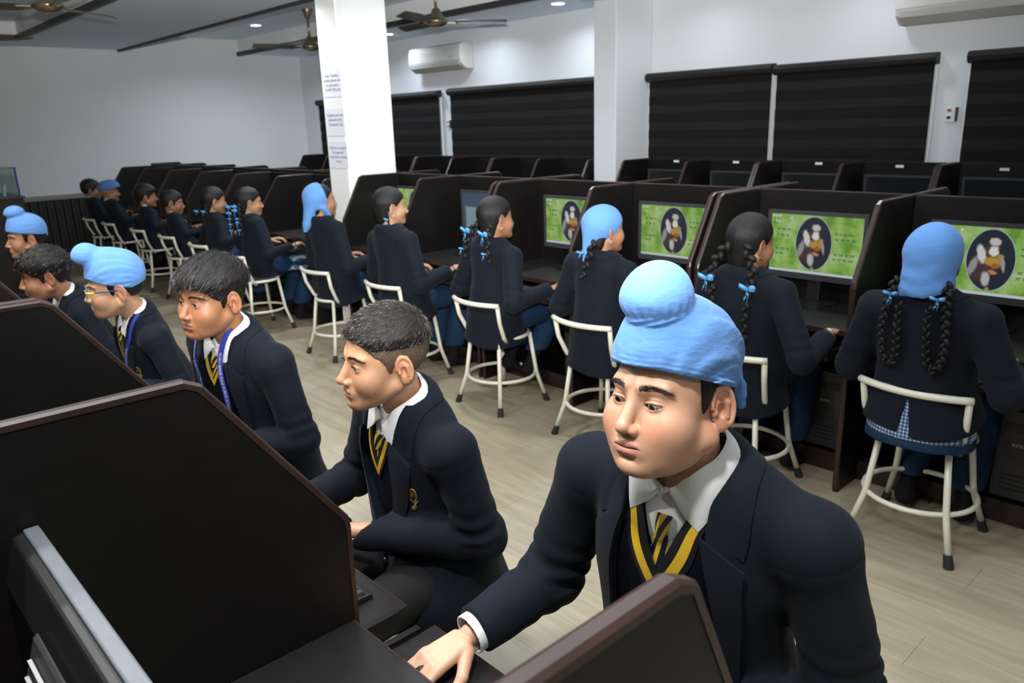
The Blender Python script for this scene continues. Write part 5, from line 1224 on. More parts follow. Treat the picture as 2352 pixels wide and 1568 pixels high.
def lanyard(R, path, w, text, flip=False, fn=None, tsize=.0095, start=.06, off=.006):
    """printed ribbon lying on the chest; path in the torso frame"""
    fn = fn or R['j0']; n = 60; p = snap(spline(path, n), fn, off, 8); d = np.gradient(p, axis=0); d /= np.linalg.norm(d, axis=1)[:, None]; e = .0015
    tg = lambda q: R['torso'](np.asarray(q, F32), 0.0); ee = np.eye(3)*.004; nr = np.stack([tg(p+ee[i])-tg(p-ee[i]) for i in range(3)], 1).astype(float); nr /= np.linalg.norm(nr, axis=1)[:, None]+1e-9
    for _ in range(6): p[1:-1] = (p[:-2]+2*p[1:-1]+p[2:])/4; nr[1:-1] = (nr[:-2]+2*nr[1:-1]+nr[2:])/4
    d = np.gradient(p, axis=0); d /= np.linalg.norm(d, axis=1)[:, None]; nr /= np.linalg.norm(nr, axis=1)[:, None]; sd = np.cross(nr, d); sd /= np.linalg.norm(sd, axis=1)[:, None]
    G = np.array([p-sd*w, p, p+sd*w]); o = sheet('lanyard', G, .0012, M['lany'], R['root'], R['XF'], nr[None].repeat(3, 0))
    if text:
        me = text_mesh(text, tsize, align='LEFT'); co = np.empty(len(me.vertices)*3, F32); me.vertices.foreach_get('co', co); co = co.reshape(-1, 3)
        L = np.concatenate([[0], np.cumsum(np.linalg.norm(np.diff(p, axis=0), axis=1))]); s = start+co[:, 0]; sg = 1.0
        if flip: s = L[-1]-start-co[:, 0]; sg = -1.0
        s = np.clip(s, 0, L[-1]-.0001); I = lambda a: np.stack([np.interp(s, L, a[:, i]) for i in range(3)], 1)
        q = I(p)+I(sd)*(co[:, 1]*sg)[:, None]+I(nr)*.0008; q = q@np.asarray(R['XF'][0]).T+R['XF'][1]; me.vertices.foreach_set('co', q.astype(F32).ravel()); me.update(); me.materials.append(M['shirt'])
        t = bpy.data.objects.new('lanyard_lettering', me); COL.objects.link(t); t.parent = o
    return o
def cuff(R, side, wrist, elbow, r):
    w, e = np.array(wrist, float), np.array(elbow, float); f = (w-e)/np.linalg.norm(w-e)
    def fn(P):
        a = cone(P, w-f*.06, w+f*.0, r, r); q = (P-w.astype(F32))@f.astype(F32); return smax(smax(np.abs(a)-.0016, q-.0005, .001), -.05-q, .001)
    def tube(P):
        q = P-w.astype(F32); t = q@f.astype(F32); rad = np.sqrt(np.maximum((q*q).sum(1)-t*t, 0)); return smax(smax(np.abs(rad-r)-.0018, t-.004, .0015), -.045-t, .0015)
    sdf_obj('shirt_cuff', tube, [(w[i]-.07, w[i]+.07) for i in range(3)], .002, M['shirt'], R['root'])
# ---- the boy in the light blue turban at the front desk
if want('B1'):
    c = dict(pos=(-.70, 1.09), label='boy in a light blue turban and navy blazer with striped tie, hand on a mouse', group=NEARG, lod=2, hh=.0013, jh=.0040, bh=.012, hs=1.06, capped=True, shdz=.078, hrot=(-3, -7, -3), skin=(.60, .335, .215),
             k=dict(full=1.0, eye=(.0036, .0050), eyez=-.0010, lip=(.48, .19, .17), blush=.55, must=.35), gaze=(-4, 18), brow=1.0, bulk=1.03, shw=1.14, rows=7, tyaw=6, jh2=.004, deep=1.05,
             open=OPEN_W, lapz=-.52, hem=-.16, skirt=.01, wr_amp=.0065, lap=1)
    c['pel'] = (0, .02, .575); c['hc'] = loc(c, -.677, .962, 1.244); c['nb'] = loc(c, -.680, 1.025, 1.112)
    c['elR'] = loc(c, -.985, 1.005, .765); c['wrR'] = loc(c, -1.005, .795, .722); c['elL'] = loc(c, -.425, 1.12, .715); c['wrL'] = loc(c, -.56, .87, .715)
    c['handR'] = dict(f=(-.10, -.97, -.20), curl=(.30, .55, .45), size=1.02, tcurl=.3, up=(.10, -.1, 1)); c['hnd'] = {-1: .0026}
    R = make_person(c); dress_front(R, dict(vz=-.128, vw=.056, tz=-.062, cup=.028, sh=.0045, trim=(-.002, .010, .024, .032), tip=1.12)); lower(R, c)
    cuff(R, -1, c['wrR'], c['elR'], .0375)
    add_patka(R, dict(knob=(.004, -.050, .152), knr=(.046, .046, .045), edge=(.050, .006), fold=.0055, kax=(0, -.22, .97), knot=(.050, .094, -.004)), .0022)
    add_hair(R, dict(top=.002, side=.0035, rag=.003, front=.06, wav=.001, z0=.2, z1=.3), .0026, 1500, .012, 'hairs', comb=(0, .3, -1))
    buttons(R, [R['B'](.112*-1, -.12, -.44), R['B'](.118*-1, -.12, -.50)], .0105)
    mouse(-1.02, .715, .6725, PI, 'black mouse under the hand of the boy in the big light blue turban'); keyboard(-.70, .70, .6725, PI, 'black keyboard on the tray before the boy in the big light blue turban')
    stool(*c['pos'], PI, 'cream tubular stool under the boy with the large light blue turban', 'backless cream stools of the nearer row', False)
# ---- the short-haired boy at the next desk
if want('B2'):
    c = dict(pos=(-1.53, 1.07), label='boy with short faded hair in navy blazer with gold crest, looking at his screen', group=NEARG, lod=2, hh=.0017, jh=.0048, bh=.012, hs=1.02, hrot=(-12, 1, 5), skin=(.50, .268, .155),
             k=dict(full=0.0, eye=(.0046, .0046), lip=(.40, .17, .13), blush=.2, moles=((.052, -.050, -.058, .0017), (.06, -.033, -.036, .0011))), gaze=(2, 4), brow=1.2, bulk=1.16, shw=1.0, rows=6, tyaw=-6,
             open=OPEN_V, lapz=-.36, hem=-.20, skirt=.02, wr_amp=.0065, lap=1, pel=(0, .03, .565))
    c['hc'] = loc(c, -1.489, .962, 1.141); c['nb'] = loc(c, -1.502, 1.022, 1.020); c['shdz'] = .078; c['bulk'] = 1.08; c['shw'] = 1.06
    c['elL'] = loc(c, -1.300, 1.085, .690); c['wrL'] = loc(c, -1.60, .81, .71); c['elR'] = loc(c, -1.785, 1.04, .72); c['wrR'] = loc(c, -1.72, .82, .72); c['handL'] = dict(f=(-.6, -.8, -.1)); c['hnd'] = {1: .004, -1: .005}
    R = make_person(c); dress_front(R, dict(vz=-.130, vw=.055, tz=-.062, cup=.010, sh=.005, trim=(-.002, .008, .018, .024), tip=1.15)); lower(R, c)
    add_hair(R, dict(top=.0016, side=.0016, rag=.0015, front=.0, wav=.0003, smin=-.05, lift=.5, whorl=(.02, .085, .095)), .0030, 2500, .006, 'hairb', name='hair_fade', mtl='fade', sw=.0004)
    add_hair(R, dict(top=.0125, side=-.004, z0=.022, z1=.070, rag=.002, front=.004, wav=.0012, whorl=(.02, .085, .095), lift=.30, smin=.030), .0030, 6500, .013, 'hairb', sw=.0005)
    emblem(R, *(R['B'](.143, 0, -.178)[[0, 2]]), .0200)
    buttons(R, [R['B'](.012, -.12, -.36), R['B'](.012, -.12, -.40)])
    keyboard(-1.52, .70, .6725, PI, 'black keyboard on the tray before the short-haired boy with the crest'); stool(-1.60, .99, PI, 'cream tubular stool under the short-haired boy with the crest', 'backless cream stools of the nearer row', False)
# ---- the boy with the lanyard
if want('B3'):
    c = dict(pos=(-2.42, 1.02), label='boy with thick black hair, blue printed lanyard and navy blazer', group=NEARG, lod=2, hh=.0020, jh=.0052, bh=.012, hs=1.03, hrot=(16, 2, 4), skin=(.36, .165, .082),
             k=dict(full=.35, eye=(.0044, .0046), lip=(.30, .125, .10), blush=.2), gaze=(-4, 4), brow=1.5, bulk=1.10, shw=1.02, rows=6, tyaw=10, open=OPEN_W, lapz=-.46, hem=-.18, skirt=.02, lap=1, pel=(0, .03, .57))
    c['hc'] = loc(c, -2.352, .913, 1.172); c['nb'] = loc(c, -2.378, .975, 1.048); c['shdz'] = .075; c['bulk'] = 1.04; c['shw'] = 1.07
    c['elL'] = loc(c, -2.155, 1.06, .71); c['wrL'] = loc(c, -2.27, .83, .70); c['elR'] = loc(c, -2.66, .98, .73); c['wrR'] = loc(c, -2.56, .78, .71)
    R = make_person(c); sw = dress_front(R, dict(vz=-.096, vw=.056, tz=-.048, cup=.010, sh=.006, trim=(-.002, .004, .0095, .014), double=True)); lower(R, c)
    add_hair(R, dict(top=.021, side=.004, z0=.018, z1=.065, rag=.003, front=-.010, wav=.0022, fringe=((0, -.040, .062), (.064, .062, .040)), lift=.06, smin=.020), .0034, 5200, .034, 'hairs', comb=(.25, -1, -.5), sw=.0006)
    B = R['B']; lf = lambda P: np.minimum(R['jfn'](P), R['torso'](P, .001))
    lanyard(R, [B(.074, -.010, .005), B(.076, -.05, -.045), B(.070, -.10, -.12), B(.058, -.12, -.21), B(.038, -.13, -.32), B(.012, -.13, -.42)], .0100, 'GURU AMAR DASS PUBLIC SCHOOL', False, lf, start=.085, tsize=.0125, off=.017)
    lanyard(R, [B(-.072, -.010, .005), B(-.070, -.05, -.045), B(-.060, -.10, -.12), B(-.050, -.12, -.21), B(-.030, -.13, -.32), B(-.010, -.13, -.42)], .0100, 'GURU AMAR DASS PUBLIC SCHOOL', False, lf, start=.04, tsize=.0125, off=.017)
    stool(*c['pos'], PI, 'cream tubular stool under the thick-haired boy with a lanyard', 'backless cream stools of the nearer row', False)
# ---- the boy with glasses
if want('B4'):
    c = dict(pos=(-3.33, 1.01), label='boy in a light blue turban and blue-yellow glasses, with lanyard and blazer', group=NEARG, lod=1, hh=.0024, jh=.0062, bh=.014, hs=1.02, capped=True, hrot=(-18, 4, 5), skin=(.47, .26, .155),
             k=dict(full=.25, eye=(.0040, .0044), lip=(.38, .16, .13), blush=.2), gaze=(0, 8), bulk=1.10, rows=5, tyaw=-4, open=OPEN_V, lapz=-.36, hem=-.15, skirt=.02, lap=1, pel=(0, .03, .55))
    c['hc'] = loc(c, -3.261, .896, 1.089); c['nb'] = loc(c, -3.278, .962, .972); c['shdz'] = .075; c['bulk'] = 1.04; c['shw'] = 1.06
    c['elL'] = loc(c, -3.05, 1.03, .66); c['wrL'] = loc(c, -3.22, .80, .70); c['elR'] = loc(c, -3.53, .97, .67); c['wrR'] = loc(c, -3.45, .76, .70)
    R = make_person(c); dress_front(R, dict(vz=-.16, vw=.055, tz=-.055, sh=.007, trim=(-.002, .006, .0125, .019))); lower(R, c)
    add_patka(R, dict(knob=(.0, -.072, .142), knr=(.042, .046, .040), edge=(.052, -.012), fold=.0034, kax=(0, -.6, .8), knot=(.02, .086, .018)), .0034)
    add_hair(R, dict(top=.002, side=.003, rag=.002, front=.06, wav=.0005, z0=.2, z1=.3), .005)
    B = R['B']; lanyard(R, [B(.078, -.0, .0), B(.098, -.05, -.055), B(.080, -.10, -.13), B(.055, -.12, -.22), B(.02, -.13, -.34)], .0075, 'SCHOOL GURU AMAR DASS PUBLIC SCHOOL', True, R['j0'], start=.02, tsize=.0105, off=.010)
    emblem(R, *(R['B'](.138, 0, -.215)[[0, 2]]), .0210)
    # spectacles
    gl = empty('spectacles'); gl.parent = R['root']; HX = R['HX']; hp = lambda p: tuple(np.asarray(HX[0])@np.array(p)+HX[1])
    gb = mat('blue_spectacle_frame', (.012, .03, .16), .35); gy = mat('yellow_spectacle_hinge', (.72, .62, .03), .4); gc = mat('clear_grey_rim', (.20, .22, .26), .25)
    gg = bpy.data.materials.new('spectacle_lens'); gg.use_nodes = True; bb = gg.node_tree.nodes['Principled BSDF']; bb.inputs['Transmission Weight'].default_value = 1; bb.inputs['IOR'].default_value = 1.05; bb.inputs['Roughness'].default_value = .02
    for s in (1, -1):
        rim = [hp((s*.033+.023*math.cos(t)*(1+.12*math.sin(t)), -.104+.004*abs(math.cos(t)), -.004+.0175*math.sin(t))) for t in np.linspace(0, 2*PI, 24, endpoint=False)]
        MB().tube(rim, .0016, 8, closed=True).build('rim', gc, gl, smooth=True); MB().add(rim, [tuple(range(24))]).build('lens', gg, gl)
        MB().tube([hp((s*.056, -.100, .006)), hp((s*.066, -.090, .006)), hp((s*.070, -.072, .005))], .0034, 8).build('hinge', gy, gl, smooth=True)
        MB().tube([hp((s*.070, -.074, .005)), hp((s*.075, -.03, .004)), hp((s*.079, .008, .004))], .0024, 8).build('temple', gb, gl, smooth=True)
    MB().tube([hp((-.011, -.104, .0)), hp((0, -.108, .003)), hp((.011, -.104, .0))], .0018, 8).build('bridge', gb, gl, smooth=True)
    stool(*c['pos'], PI, 'cream tubular stool under the boy with glasses', 'backless cream stools of the nearer row', False)
if want('B5'):
    c = dict(pos=(-4.16, .97), label='boy with black fringe and dark skin leaning down, next to the boy with glasses', group=NEARG, lod=1, hh=.0028, jh=.0075, bh=.015, hs=1.02, hrot=(-14, 8, 4), skin=(.33, .155, .080),
             k=dict(full=.5, eye=(.0030, .0040), lip=(.27, .11, .09), blush=.1), gaze=(0, 14), bulk=1.12, tyaw=-4, open=OPEN_V, lapz=-.36, hem=-.15, skirt=.02, lap=1, pel=(0, .03, .54))
    c['hc'] = loc(c, -4.097, .833, 1.047); c['nb'] = loc(c, -4.11, .92, .940); c['shdz'] = .07
    c['elL'] = loc(c, -3.87, 1.00, .65); c['wrL'] = loc(c, -4.0, .78, .70); c['elR'] = loc(c, -4.37, .93, .66); c['wrR'] = loc(c, -4.25, .75, .70)
    R = make_person(c); dress_front(R, dict(vz=-.16, vw=.055, tz=-.055, sh=.009, trim=(-.002, .006, .0125, .019))); lower(R, c)
    add_hair(R, dict(top=.020, side=.008, z0=.010, z1=.06, rag=.006, front=-.010, wav=.003, lift=.2, smin=.01, fringe=((0, -.040, .058), (.066, .060, .040))), .0045, 1800, .024, 'hairs', comb=(.1, -1, -.5), sw=.001)
    B = R['B']; lanyard(R, [B(-.066, -.010, .015), B(-.066, -.06, -.045), B(-.050, -.10, -.12), B(-.030, -.12, -.21)], .0085, '', False, lambda P: R['torso'](P, .001))
    stool(*c['pos'], PI, 'cream tubular stool under the boy with the black fringe', 'backless cream stools of the nearer row', False)
if want('B6'):
    c = dict(pos=(-5.40, 1.13), label='boy in a light blue turban in profile, behind the boy with the fringe', group=NEARG, lod=1, hh=.0032, jh=.0085, bh=.016, hs=1.01, capped=True, hrot=(-5, 2, 2), skin=(.36, .175, .095),
             k=dict(eye=(.0040, .0044), lip=(.28, .12, .10), blush=.1), brow=1.4, bulk=1.1, open=OPEN_V, lapz=-.36, hem=-.15, pel=(0, .03, .545))
    c['hc'] = loc(c, -5.38, 1.035, 1.086); c['nb'] = loc(c, -5.38, 1.09, .965); c['shdz'] = .07
    c['elL'] = loc(c, -5.15, 1.12, .66); c['wrL'] = loc(c, -5.28, .86, .70); c['elR'] = loc(c, -5.64, 1.10, .66); c['wrR'] = loc(c, -5.52, .85, .70)
    R = make_person(c); dress_front(R, dict(vz=-.16, vw=.055, tz=-.055, sh=.010)); lower(R, c)
    add_patka(R, dict(knob=(.0, -.030, .158), knr=(.048, .048, .036), edge=(.048, .016), fold=.0010, kax=(0, -.1, 1), knot=(.02, .096, .024)), .0042)
    add_hair(R, dict(top=.002, side=.004, rag=.002, front=.06, wav=.001, z0=.2, z1=.3), .006)
    stool(*c['pos'], PI, 'cream tubular stool under the boy in profile with light blue turban', 'backless cream stools of the nearer row', False)
# ================================================================== the people: middle row, seen from behind
MIDP = 'pupils sitting in the middle row'
def mid(x, y, head, hrot, label, hand=(.25, .10, .735), hs=1.02, elb=None, lod=0, jh=.0085, hh=.0040, skin=(.36, .18, .10), hem=-.13, **kw):
    L = lambda px, py, pz: (-(px-x), -(py-y), pz)
    c = dict(pos=(x, y), rz=PI, label=label, group=MIDP, lod=lod, hh=hh, jh=jh, bh=.016, hs=hs, hrot=hrot, skin=skin, hem=hem, skirt=kw.pop('skirt', .03), pel=kw.pop('pel', (0, .03, .55)), k=kw.pop('k', {}), bulk=kw.pop('bulk', 1.12)*.96, capped=False, shdz=.068, ankle=((.11, -.21, .09), (-.11, -.21, .09)), knee=((.11, -.37, .53), (-.11, -.37, .53)))
    c['hc'] = L(*head); nbo = kw.pop('nbo', (0, -.032, -.124)); c['nb'] = L(head[0]*.75+x*.25+nbo[0], head[1]+nbo[1], head[2]+nbo[2])
    e = elb or (.29, -.13, .70); c['elR'] = L(x+e[0], y+e[1], e[2]); c['wrR'] = L(x+hand[0], y+hand[1], hand[2]); c['elL'] = L(x-.27, y-.09, .69); c['wrL'] = L(x-.15, y+.11, .72)
    c['hnd'] = {-1: kw.pop('hres', .005)}; c['handR'] = dict(size=.86); c.update(kw); R = make_person(c); R['c'] = c; R['L'] = L
    return R
def girl_hair(R, h=.0045, side=.012, top=.013):
    def fn(P):
        d = ell(P, (0, .016, .030), (.0735+side, .095+side, .086+top)); d = smin(d, ell(P, (0, .055, -.05), (.060, .042, .070)), .03); d = d+.0022*np.exp(-(P[:, 0]/.004)**2)*(P[:, 2] > 0)+.0008*wob(P*V3(2, .3, .3), 160, 4)
        hl = np.interp(P[:, 1], [-.10, -.075, -.05, -.03, -.012, .0, .02, .03, .05, .12], [.066, .060, .040, .020, .0, .020, .024, -.02, -.115, -.115]).astype(F32); return smax(d, (hl-P[:, 2])*.8, .006)
    return sdf_obj('hair', fn, [(-.11, .11), (-.12, .14), (-.14, .15)], h, M['hair'], R['root'], xf=R['HX'])
def earring(R, s=-1):
    hp = lambda p: tuple(np.asarray(R['HX'][0])@np.array(p)+R['HX'][1]); pts = [hp((s*(.079), .012+.0055*math.cos(t), -.050+.0065*math.sin(t))) for t in np.linspace(0, 2*PI, 14, endpoint=False)]
    MB().tube(pts, .0016, 6, closed=True).build('earring', M['gold'], R['root'], smooth=True)
def bangle(R, mtl, r=.031):
    w = np.array(R['c']['wrR'], float); e = np.array(R['c']['elR'], float); f = (w-e)/np.linalg.norm(w-e); a = np.cross(f, (0, 0, 1)); a /= np.linalg.norm(a); b = np.cross(f, a); q = w+f*.022
    MB().tube([tuple(q+(a*math.cos(t)+b*math.sin(t))*r) for t in np.linspace(0, 2*PI, 20, endpoint=False)], .0032, 8, closed=True).build('bangle', mtl, R['root'], smooth=True)
def hem_cloth(R, z0, z1, zb):
    """checked kurta showing under the jacket, with a plain blue border"""
    S = R['S']; pel = R['pel']
    def band(a, b, g):
        def fn(P):
            Q = P*V3(1, 1.05, 1); d = cone(Q, (0, (pel[1]+.02)*1.05, pel[2]+.12), (0, (pel[1]+.03)*1.05, pel[2]-.16), .150*S+g, .172*S+g); return smax(smax(d, a-P[:, 2]+.10*P[:, 0]*P[:, 0]*4*-1, .004), P[:, 2]-b, .004)
        return fn
    sdf_obj('kurta', band(z0, z1, .0), [(-.26, .26), (-.24, .28), (z0-.03, z1+.03)], .007, M['plaid'], R['root']); sdf_obj('kurta_border', band(zb, z0, .001), [(-.26, .26), (-.24, .28), (zb-.03, z0+.03)], .007, M['bluec'], R['root'])
def T(R, *p): return np.array(p)   # torso-frame point
if want('G1'):
    R = mid(-.985, 3.10, (-.985, 2.985, 1.145), (4, 0, 0), 'girl in a blue head scarf with two looped braids down her back', hand=(.235, .075, .735), jh=.0065, hh=.0045, hem=.004, skirt=.02, vent=.14, hs=1.06, tyaw=0, bulk=1.18, hres=.0042)
    lower(R, R['c'], 'bluec', .02); hem_cloth(R, .484, .70, .452)
    girl_hair(R, .0045, .003, .003)
    def fn(P):
        d = ell(P, (0, .020, .034), (.086, .110, .094)); d = smin(d, cone(P, (0, .045, .02), (-.004, .075, -.075), .082, .072), .03); d = smin(d, cone(P, (.050, .080, -.06), (.062, .092, -.135), .030, .014), .02); d = smin(d, cone(P, (-.055, .06, -.05), (-.075, .055, -.095), .028, .012), .02)
        d = d+.0022*np.sin(P[:, 2]*95+3*wob(P, 18, 3))*sstep(.05, -.06, P[:, 2])+.0012*wob(P, 40, 4); cutz = -.112+.35*np.abs(P[:, 0]+.01)-.5*np.maximum(P[:, 0], 0)
        d = smax(d, (cutz-P[:, 2])*.8, .004); return smax(d, (-.052+.35*(P[:, 2]-.03)*0-P[:, 1])*.9+.25*np.maximum(-.02-P[:, 2], 0), .006)
    scarf(R, fn, .0045)
    Lz = R['Lz']
    for s in (1, -1):
        br = braid(R, [(s*.088, .060, Lz+.075), (s*.100, .110, Lz-.02), (s*.108, .132, Lz-.11), (s*.098, .142, Lz-.19), (s*.075, .145, Lz-.225), (s*.055, .145, Lz-.19), (s*.050, .140, Lz-.10), (s*.050, .120, Lz+.01)], .0165, .0125)
        bow(R, (s*.078, .112, Lz+.045), .024, br, tails=.03)
    bangle(R, M['chrome']); stool(-.985, 3.12, 0, 'cream tubular stool under the scarfed girl with looped braids')
    keyboard(-.98, 3.19, .6725, 0, 'black keyboard before the scarfed girl with looped braids'); mouse(-.745, 3.20, .6725, 0, 'black mouse under the hand of the scarfed girl with looped braids')
if want('G2'):
    R = mid(-1.75, 3.10, (-1.735, 3.02, 1.135), (-16, 4, -3), 'girl with two long black braids, light blue ribbons and a gold earring', hand=(.305, .075, .730), elb=(.325, -.17, .685), lod=1, jh=.0065, hh=.0032, skin=(.30, .145, .08), bulk=1.14, hres=.0042)
    lower(R, R['c'], 'bluec', .02); h = girl_hair(R, .004); Lz = R['Lz']; earring(R)
    for s, dx in ((1, .02), (-1, -.01)):
        br = braid(R, [(s*.046, .062, Lz+.135), (s*.068+dx*.6, .078, Lz+.085), (s*.080+dx, .092, Lz+.04), (s*.072+dx, .118, Lz-.04), (s*.066+dx, .135, Lz-.13), (s*.064+dx, .140, Lz-.26)], .0235, .0150); bow(R, (s*.084+dx, .130, Lz+.005-.02*(s < 0)), .036, br, tails=.05)
    bangle(R, M['chrome']); stool(-1.76, 3.08, 0, 'cream tubular stool under the girl with gold earring')
    keyboard(-1.80, 3.19, .6725, 0, 'black keyboard before the girl with gold earring'); mouse(-1.455, 3.20, .6725, 0, 'black mouse under the hand of the girl with gold earring')
if want('G3'):
    R = mid(-2.58, 3.08, (-2.555, 3.02, 1.130), (-14, 2, 0), 'girl in a blue tied scarf with one short braid, behind the big turban', jh=.0070, hh=.0045, bulk=1.14)
    lower(R, R['c'], 'bluec', .02, .016); girl_hair(R, .006, .002, .001); Lz = R['Lz']
    def fn(P):
        d = ell(P, (0, .018, .036), (.082, .106, .088)); d = smin(d, cone(P, (0, .050, .01), (.015, .098, -.105), .078, .022), .03); d = smin(d, cone(P, (.015, .098, -.10), (.018, .112, -.150), .018, .007), .01); d = d+.0015*wob(P*V3(1, 1, .5), 60, 4)
        d = smax(d, (-.075+.6*np.maximum(-P[:, 2], 0)-P[:, 1])*.8, .006); return smax(d, (.030-.115*np.clip((P[:, 1]+.06)/.10, 0, 1.8)-P[:, 2])*.8, .005)
    scarf(R, fn, .0048); br = braid(R, [(-.030, .085, Lz+.085), (-.030, .110, Lz+.03), (-.012, .128, Lz-.03), (.004, .138, Lz-.085)], .0225, .0160); bow(R, (.002, .130, Lz+.045), .018, br, tails=.02)
    stool(-2.59, 3.06, 0, 'cream tubular stool under the scarfed girl with one braid'); keyboard(-2.60, 3.19, .6725, 0, 'black keyboard before the scarfed girl with one braid')
if want('G4'):
    R = mid(-3.40, 3.05, (-3.355, 3.00, 1.135), (-10, 2, 4), 'girl with two short plaits tied with light blue bows, typing', hand=(.335, .09, .735), elb=(.30, -.17, .69), jh=.0075, hh=.0042, skin=(.33, .16, .09), ankle=((.05, -.10, .24), (-.09, -.14, .22)), foot=(0, -1, -.5), knee=((.10, -.36, .54), (-.11, -.36, .54)), bulk=1.12)
    lower(R, R['c'], 'bluec', .02, .014); girl_hair(R, .005); Lz = R['Lz']
    for s in (1, -1):
        br = braid(R, [(s*.058, .060, Lz+.105), (s*.080, .095, Lz+.040), (s*.095, .118, Lz-.02), (s*.105, .125, Lz-.075)], .0215, .0170); bow(R, (s*.075, .118, Lz+.075), .034, br, tails=.06); bow(R, (s*.098, .140, Lz-.03), .012, br, tails=.03)
    stool(-3.39, 3.03, 0, 'cream tubular stool under the girl with short ribboned plaits'); keyboard(-3.40, 3.19, .6725, 0, 'black keyboard before the girl with short ribboned plaits'); mouse(-3.06, 3.20, .6725, 0, 'black mouse under the hand of the girl with short ribboned plaits')
if want('G5'):
    R = mid(-4.25, 3.00, (-4.285, 2.91, 1.160), (-18, 2, 0), 'girl with plaited hair pinned up, blue ribbon over her shoulder and black bangle', hand=(.25, .14, .735), elb=(.27, -.11, .68), jh=.0075, hh=.0042, skin=(.46, .255, .155), ankle=((.06, -.22, .10), (-.10, -.25, .09)), bulk=1.18, nbo=(0, -.028, -.140))
    lower(R, R['c'], 'bluec', .035, .014, band=True); girl_hair(R, .005); Lz = R['Lz']
    for s in (1, -1): br = braid(R, [(s*.045, .085, .060), (s*.070, .060, .005), (s*.076, .045, -.050), (s*.070, .040, -.100)], .0120, .0100, frame='H')
    bow(R, (-.075, .045, -.075), .016, br, 'H', tails=.04); bow(R, (-.095, .03, -.13), .012, br, 'H', tails=.14)
    bangle(R, M['blk']); stool(-4.25, 2.96, 0, 'cream tubular stool under the girl with black bangle'); keyboard(-4.25, 3.19, .6725, 0, 'black keyboard before the girl with black bangle'); mouse(-3.985, 3.20, .6725, 0, 'black mouse under the hand of the girl with black bangle')
if want('G6'):
    R = mid(-5.10, 3.00, (-5.155, 2.90, 1.160), (-8, 0, 0), 'girl in a blue hood-like scarf with a long tail, beside the white pillar', jh=.0085, hh=.0040, lod=1, skin=(.36, .18, .10), bulk=1.14, nbo=(0, -.022, -.140))
    lower(R, R['c'], 'bluec', .03, .016); girl_hair(R, .006, .003, .002)
    def fn(P):
        d = ell(P, (0, .022, .030), (.086, .108, .096)); d = smin(d, cone(P, (0, .050, .02), (.02, .120, -.17), .080, .030), .04); d = smin(d, cone(P, (.02, .120, -.16), (.03, .140, -.24), .026, .010), .02); d = smin(d, cone(P, (-.070, .02, -.05), (-.055, -.055, -.15), .022, .012), .025); d = smin(d, cone(P, (.070, .02, -.05), (.055, -.055, -.15), .022, .012), .025); d = d+.002*wob(P*V3(1, 1, .5), 40, 4)
        face = np.maximum(P[:, 1]+.012+.25*P[:, 2]*-1, -(P[:, 2]+.13)); return smax(d, -face*.8, .008)
    scarf(R, fn, .0058); stool(-5.10, 2.94, 0, 'cream tubular stool under the girl in the hood-like scarf'); keyboard(-5.05, 3.19, .6725, 0, 'black keyboard before the girl in the hood-like scarf')
if want('G7'):
    R = mid(-6.42, 3.02, (-6.475, 2.95, 1.075), (-14, 4, 0), 'girl with long braids full of shiny blue ribbons, beyond the white pillar', hand=(.235, .13, .700), elb=(.28, -.10, .66), jh=.009, hh=.0042, lod=1, skin=(.44, .25, .15), hem=-.14, bulk=1.16)
    lower(R, R['c'], 'bluec', .035, .016, band=True); girl_hair(R, .006); Lz = R['Lz']
    for s in (1, -1):
        br = braid(R, [(s*.050, .070, Lz+.12), (s*.080, .105, Lz+.03), (s*.088, .130, Lz-.06), (s*.086, .138, Lz-.13)], .0190, .0130)
        for q in range(5): bow(R, (s*(.060+.007*q)+random.uniform(-.008, .008), .108+.008*q, Lz+.125-.050*q+random.uniform(-.012, .012)), .032 if q < 2 else .015, br, tails=.04)
    def fr(P): return smax(smax(smax(ell(P, (-.115, -.22, .52), (.075, .15, .13)), np.abs(P[:, 0]+.16)-.02, .01), P[:, 2]-.60, .01), .475-P[:, 2], .01)
    sdf_obj('kurta', fr, [(-.25, 0), (-.42, -.02), (.45, .62)], .010, M['plaid'], R['root']); bangle(R, M['blk'])
    stool(-6.30, 2.86, 0, 'cream tubular stool under the girl with shiny ribboned braids'); mouse(-6.18, 3.20, .6725, 0, 'black mouse under the hand of the girl with shiny ribbons')
if want('G8'):
    R = mid(-7.20, 3.00, (-7.22, 2.95, 1.050), (-10, 8, 0), 'girl with low looped plaits and blue ribbon rings, beyond the pillar', jh=.010, hh=.006, skin=(.36, .19, .11))
    lower(R, R['c'], 'bluec', .03, .018); girl_hair(R, .007); Lz = R['Lz']
    for s in (1, -1): br = braid(R, [(s*.058, .070, Lz+.10), (s*.085, .085, Lz+.05), (s*.105, .095, Lz+.0)], .0150, .0120); bow(R, (s*.082, .100, Lz+.05), .026, br, tails=.03)
    stool(-7.20, 2.92, 0, 'cream tubular stool under the girl with ribbon rings')
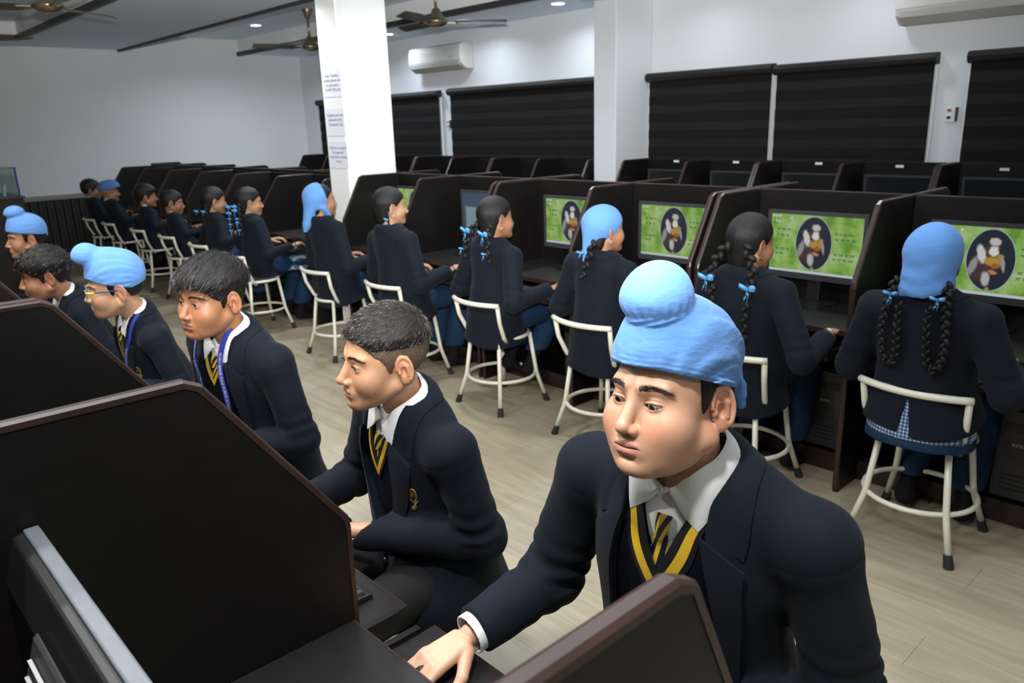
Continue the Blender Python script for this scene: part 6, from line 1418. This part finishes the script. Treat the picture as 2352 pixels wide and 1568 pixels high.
def farboy(n, x, y, head, hrot, label, stl, k=None, skin=(.26, .125, .07), **kw):
    if not want(n): return
    R = mid(x, y, head, hrot, label, jh=.010, hh=.0055, lod=kw.pop('lod', 0), skin=skin, hem=-.12, **kw); lower(R, R['c'], 'grey', 0, .018); simple_collar(R)
    stool(x+.0, y-.04, 0, stl); return R
R = farboy('B9', -8.10, 3.00, (-8.20, 2.92, .985), (-20, 8, 0), 'boy with cropped black hair leaning to his screen, in the run beyond the pillar', 'cream tubular stool under the cropped-haired boy', lod=1)
if R: add_hair(R, dict(top=.012, side=.006, rag=.002, front=0, wav=.001), .006)
R = farboy('B10', -8.95, 3.00, (-8.95, 2.92, 1.015), (-12, 4, 0), 'boy with full black hair beside the boy in dark blue turban', 'cream tubular stool under the full-haired boy')
if R: add_hair(R, dict(top=.022, side=.012, rag=.004, front=-.005, wav=.002), .007)
R = farboy('B11', -9.95, 3.00, (-10.16, 2.90, 1.015), (-10, 4, 0), 'boy in a darker blue turban in the far run, white collar showing', 'cream tubular stool under the boy in dark blue turban', skin=(.30, .15, .085))
if R:
    sdf_obj('turban', lambda P: smax(smin(ell(P, (0, .01, .05), (.100, .118, .080)), ell(P, (0, -.03, .055), (.085, .09, .085)), .03)+.002*np.sin((P[:, 2]+.5*P[:, 1])*150), (.030-.25*P[:, 1]-P[:, 2])*.9, .006), [(-.13, .13), (-.15, .16), (-.08, .17)], .006, M['turban2'], R['root'], xf=R['HX'])
R = farboy('B12', -10.72, 3.00, (-10.88, 2.90, 1.010), (-12, 4, 0), 'boy with round black hair nearest the left wall in the far run', 'cream tubular stool under the round-haired boy by the wall')
if R: add_hair(R, dict(top=.022, side=.014, rag=.003, front=-.005, wav=.002), .007)
# ================================================================== small things
p = onz(1262, 577, .757); pts = spline([p+np.array(q) for q in ((-.07, -.01, 0), (-.03, .012, .004), (.0, -.006, .012), (.025, .014, .008), (.05, .0, .002), (.03, -.02, .0), (-.01, -.025, 0))], 30)
tag(MB().tube([tuple(q) for q in pts], .0060, 8).build('cable', mat('grey_cable', (.20, .20, .20), .5), smooth=True), 'curled grey cable lying on the desk below a green screen', 'cable')
if STOOLS == 0: bpy.data.objects.remove(stool0)
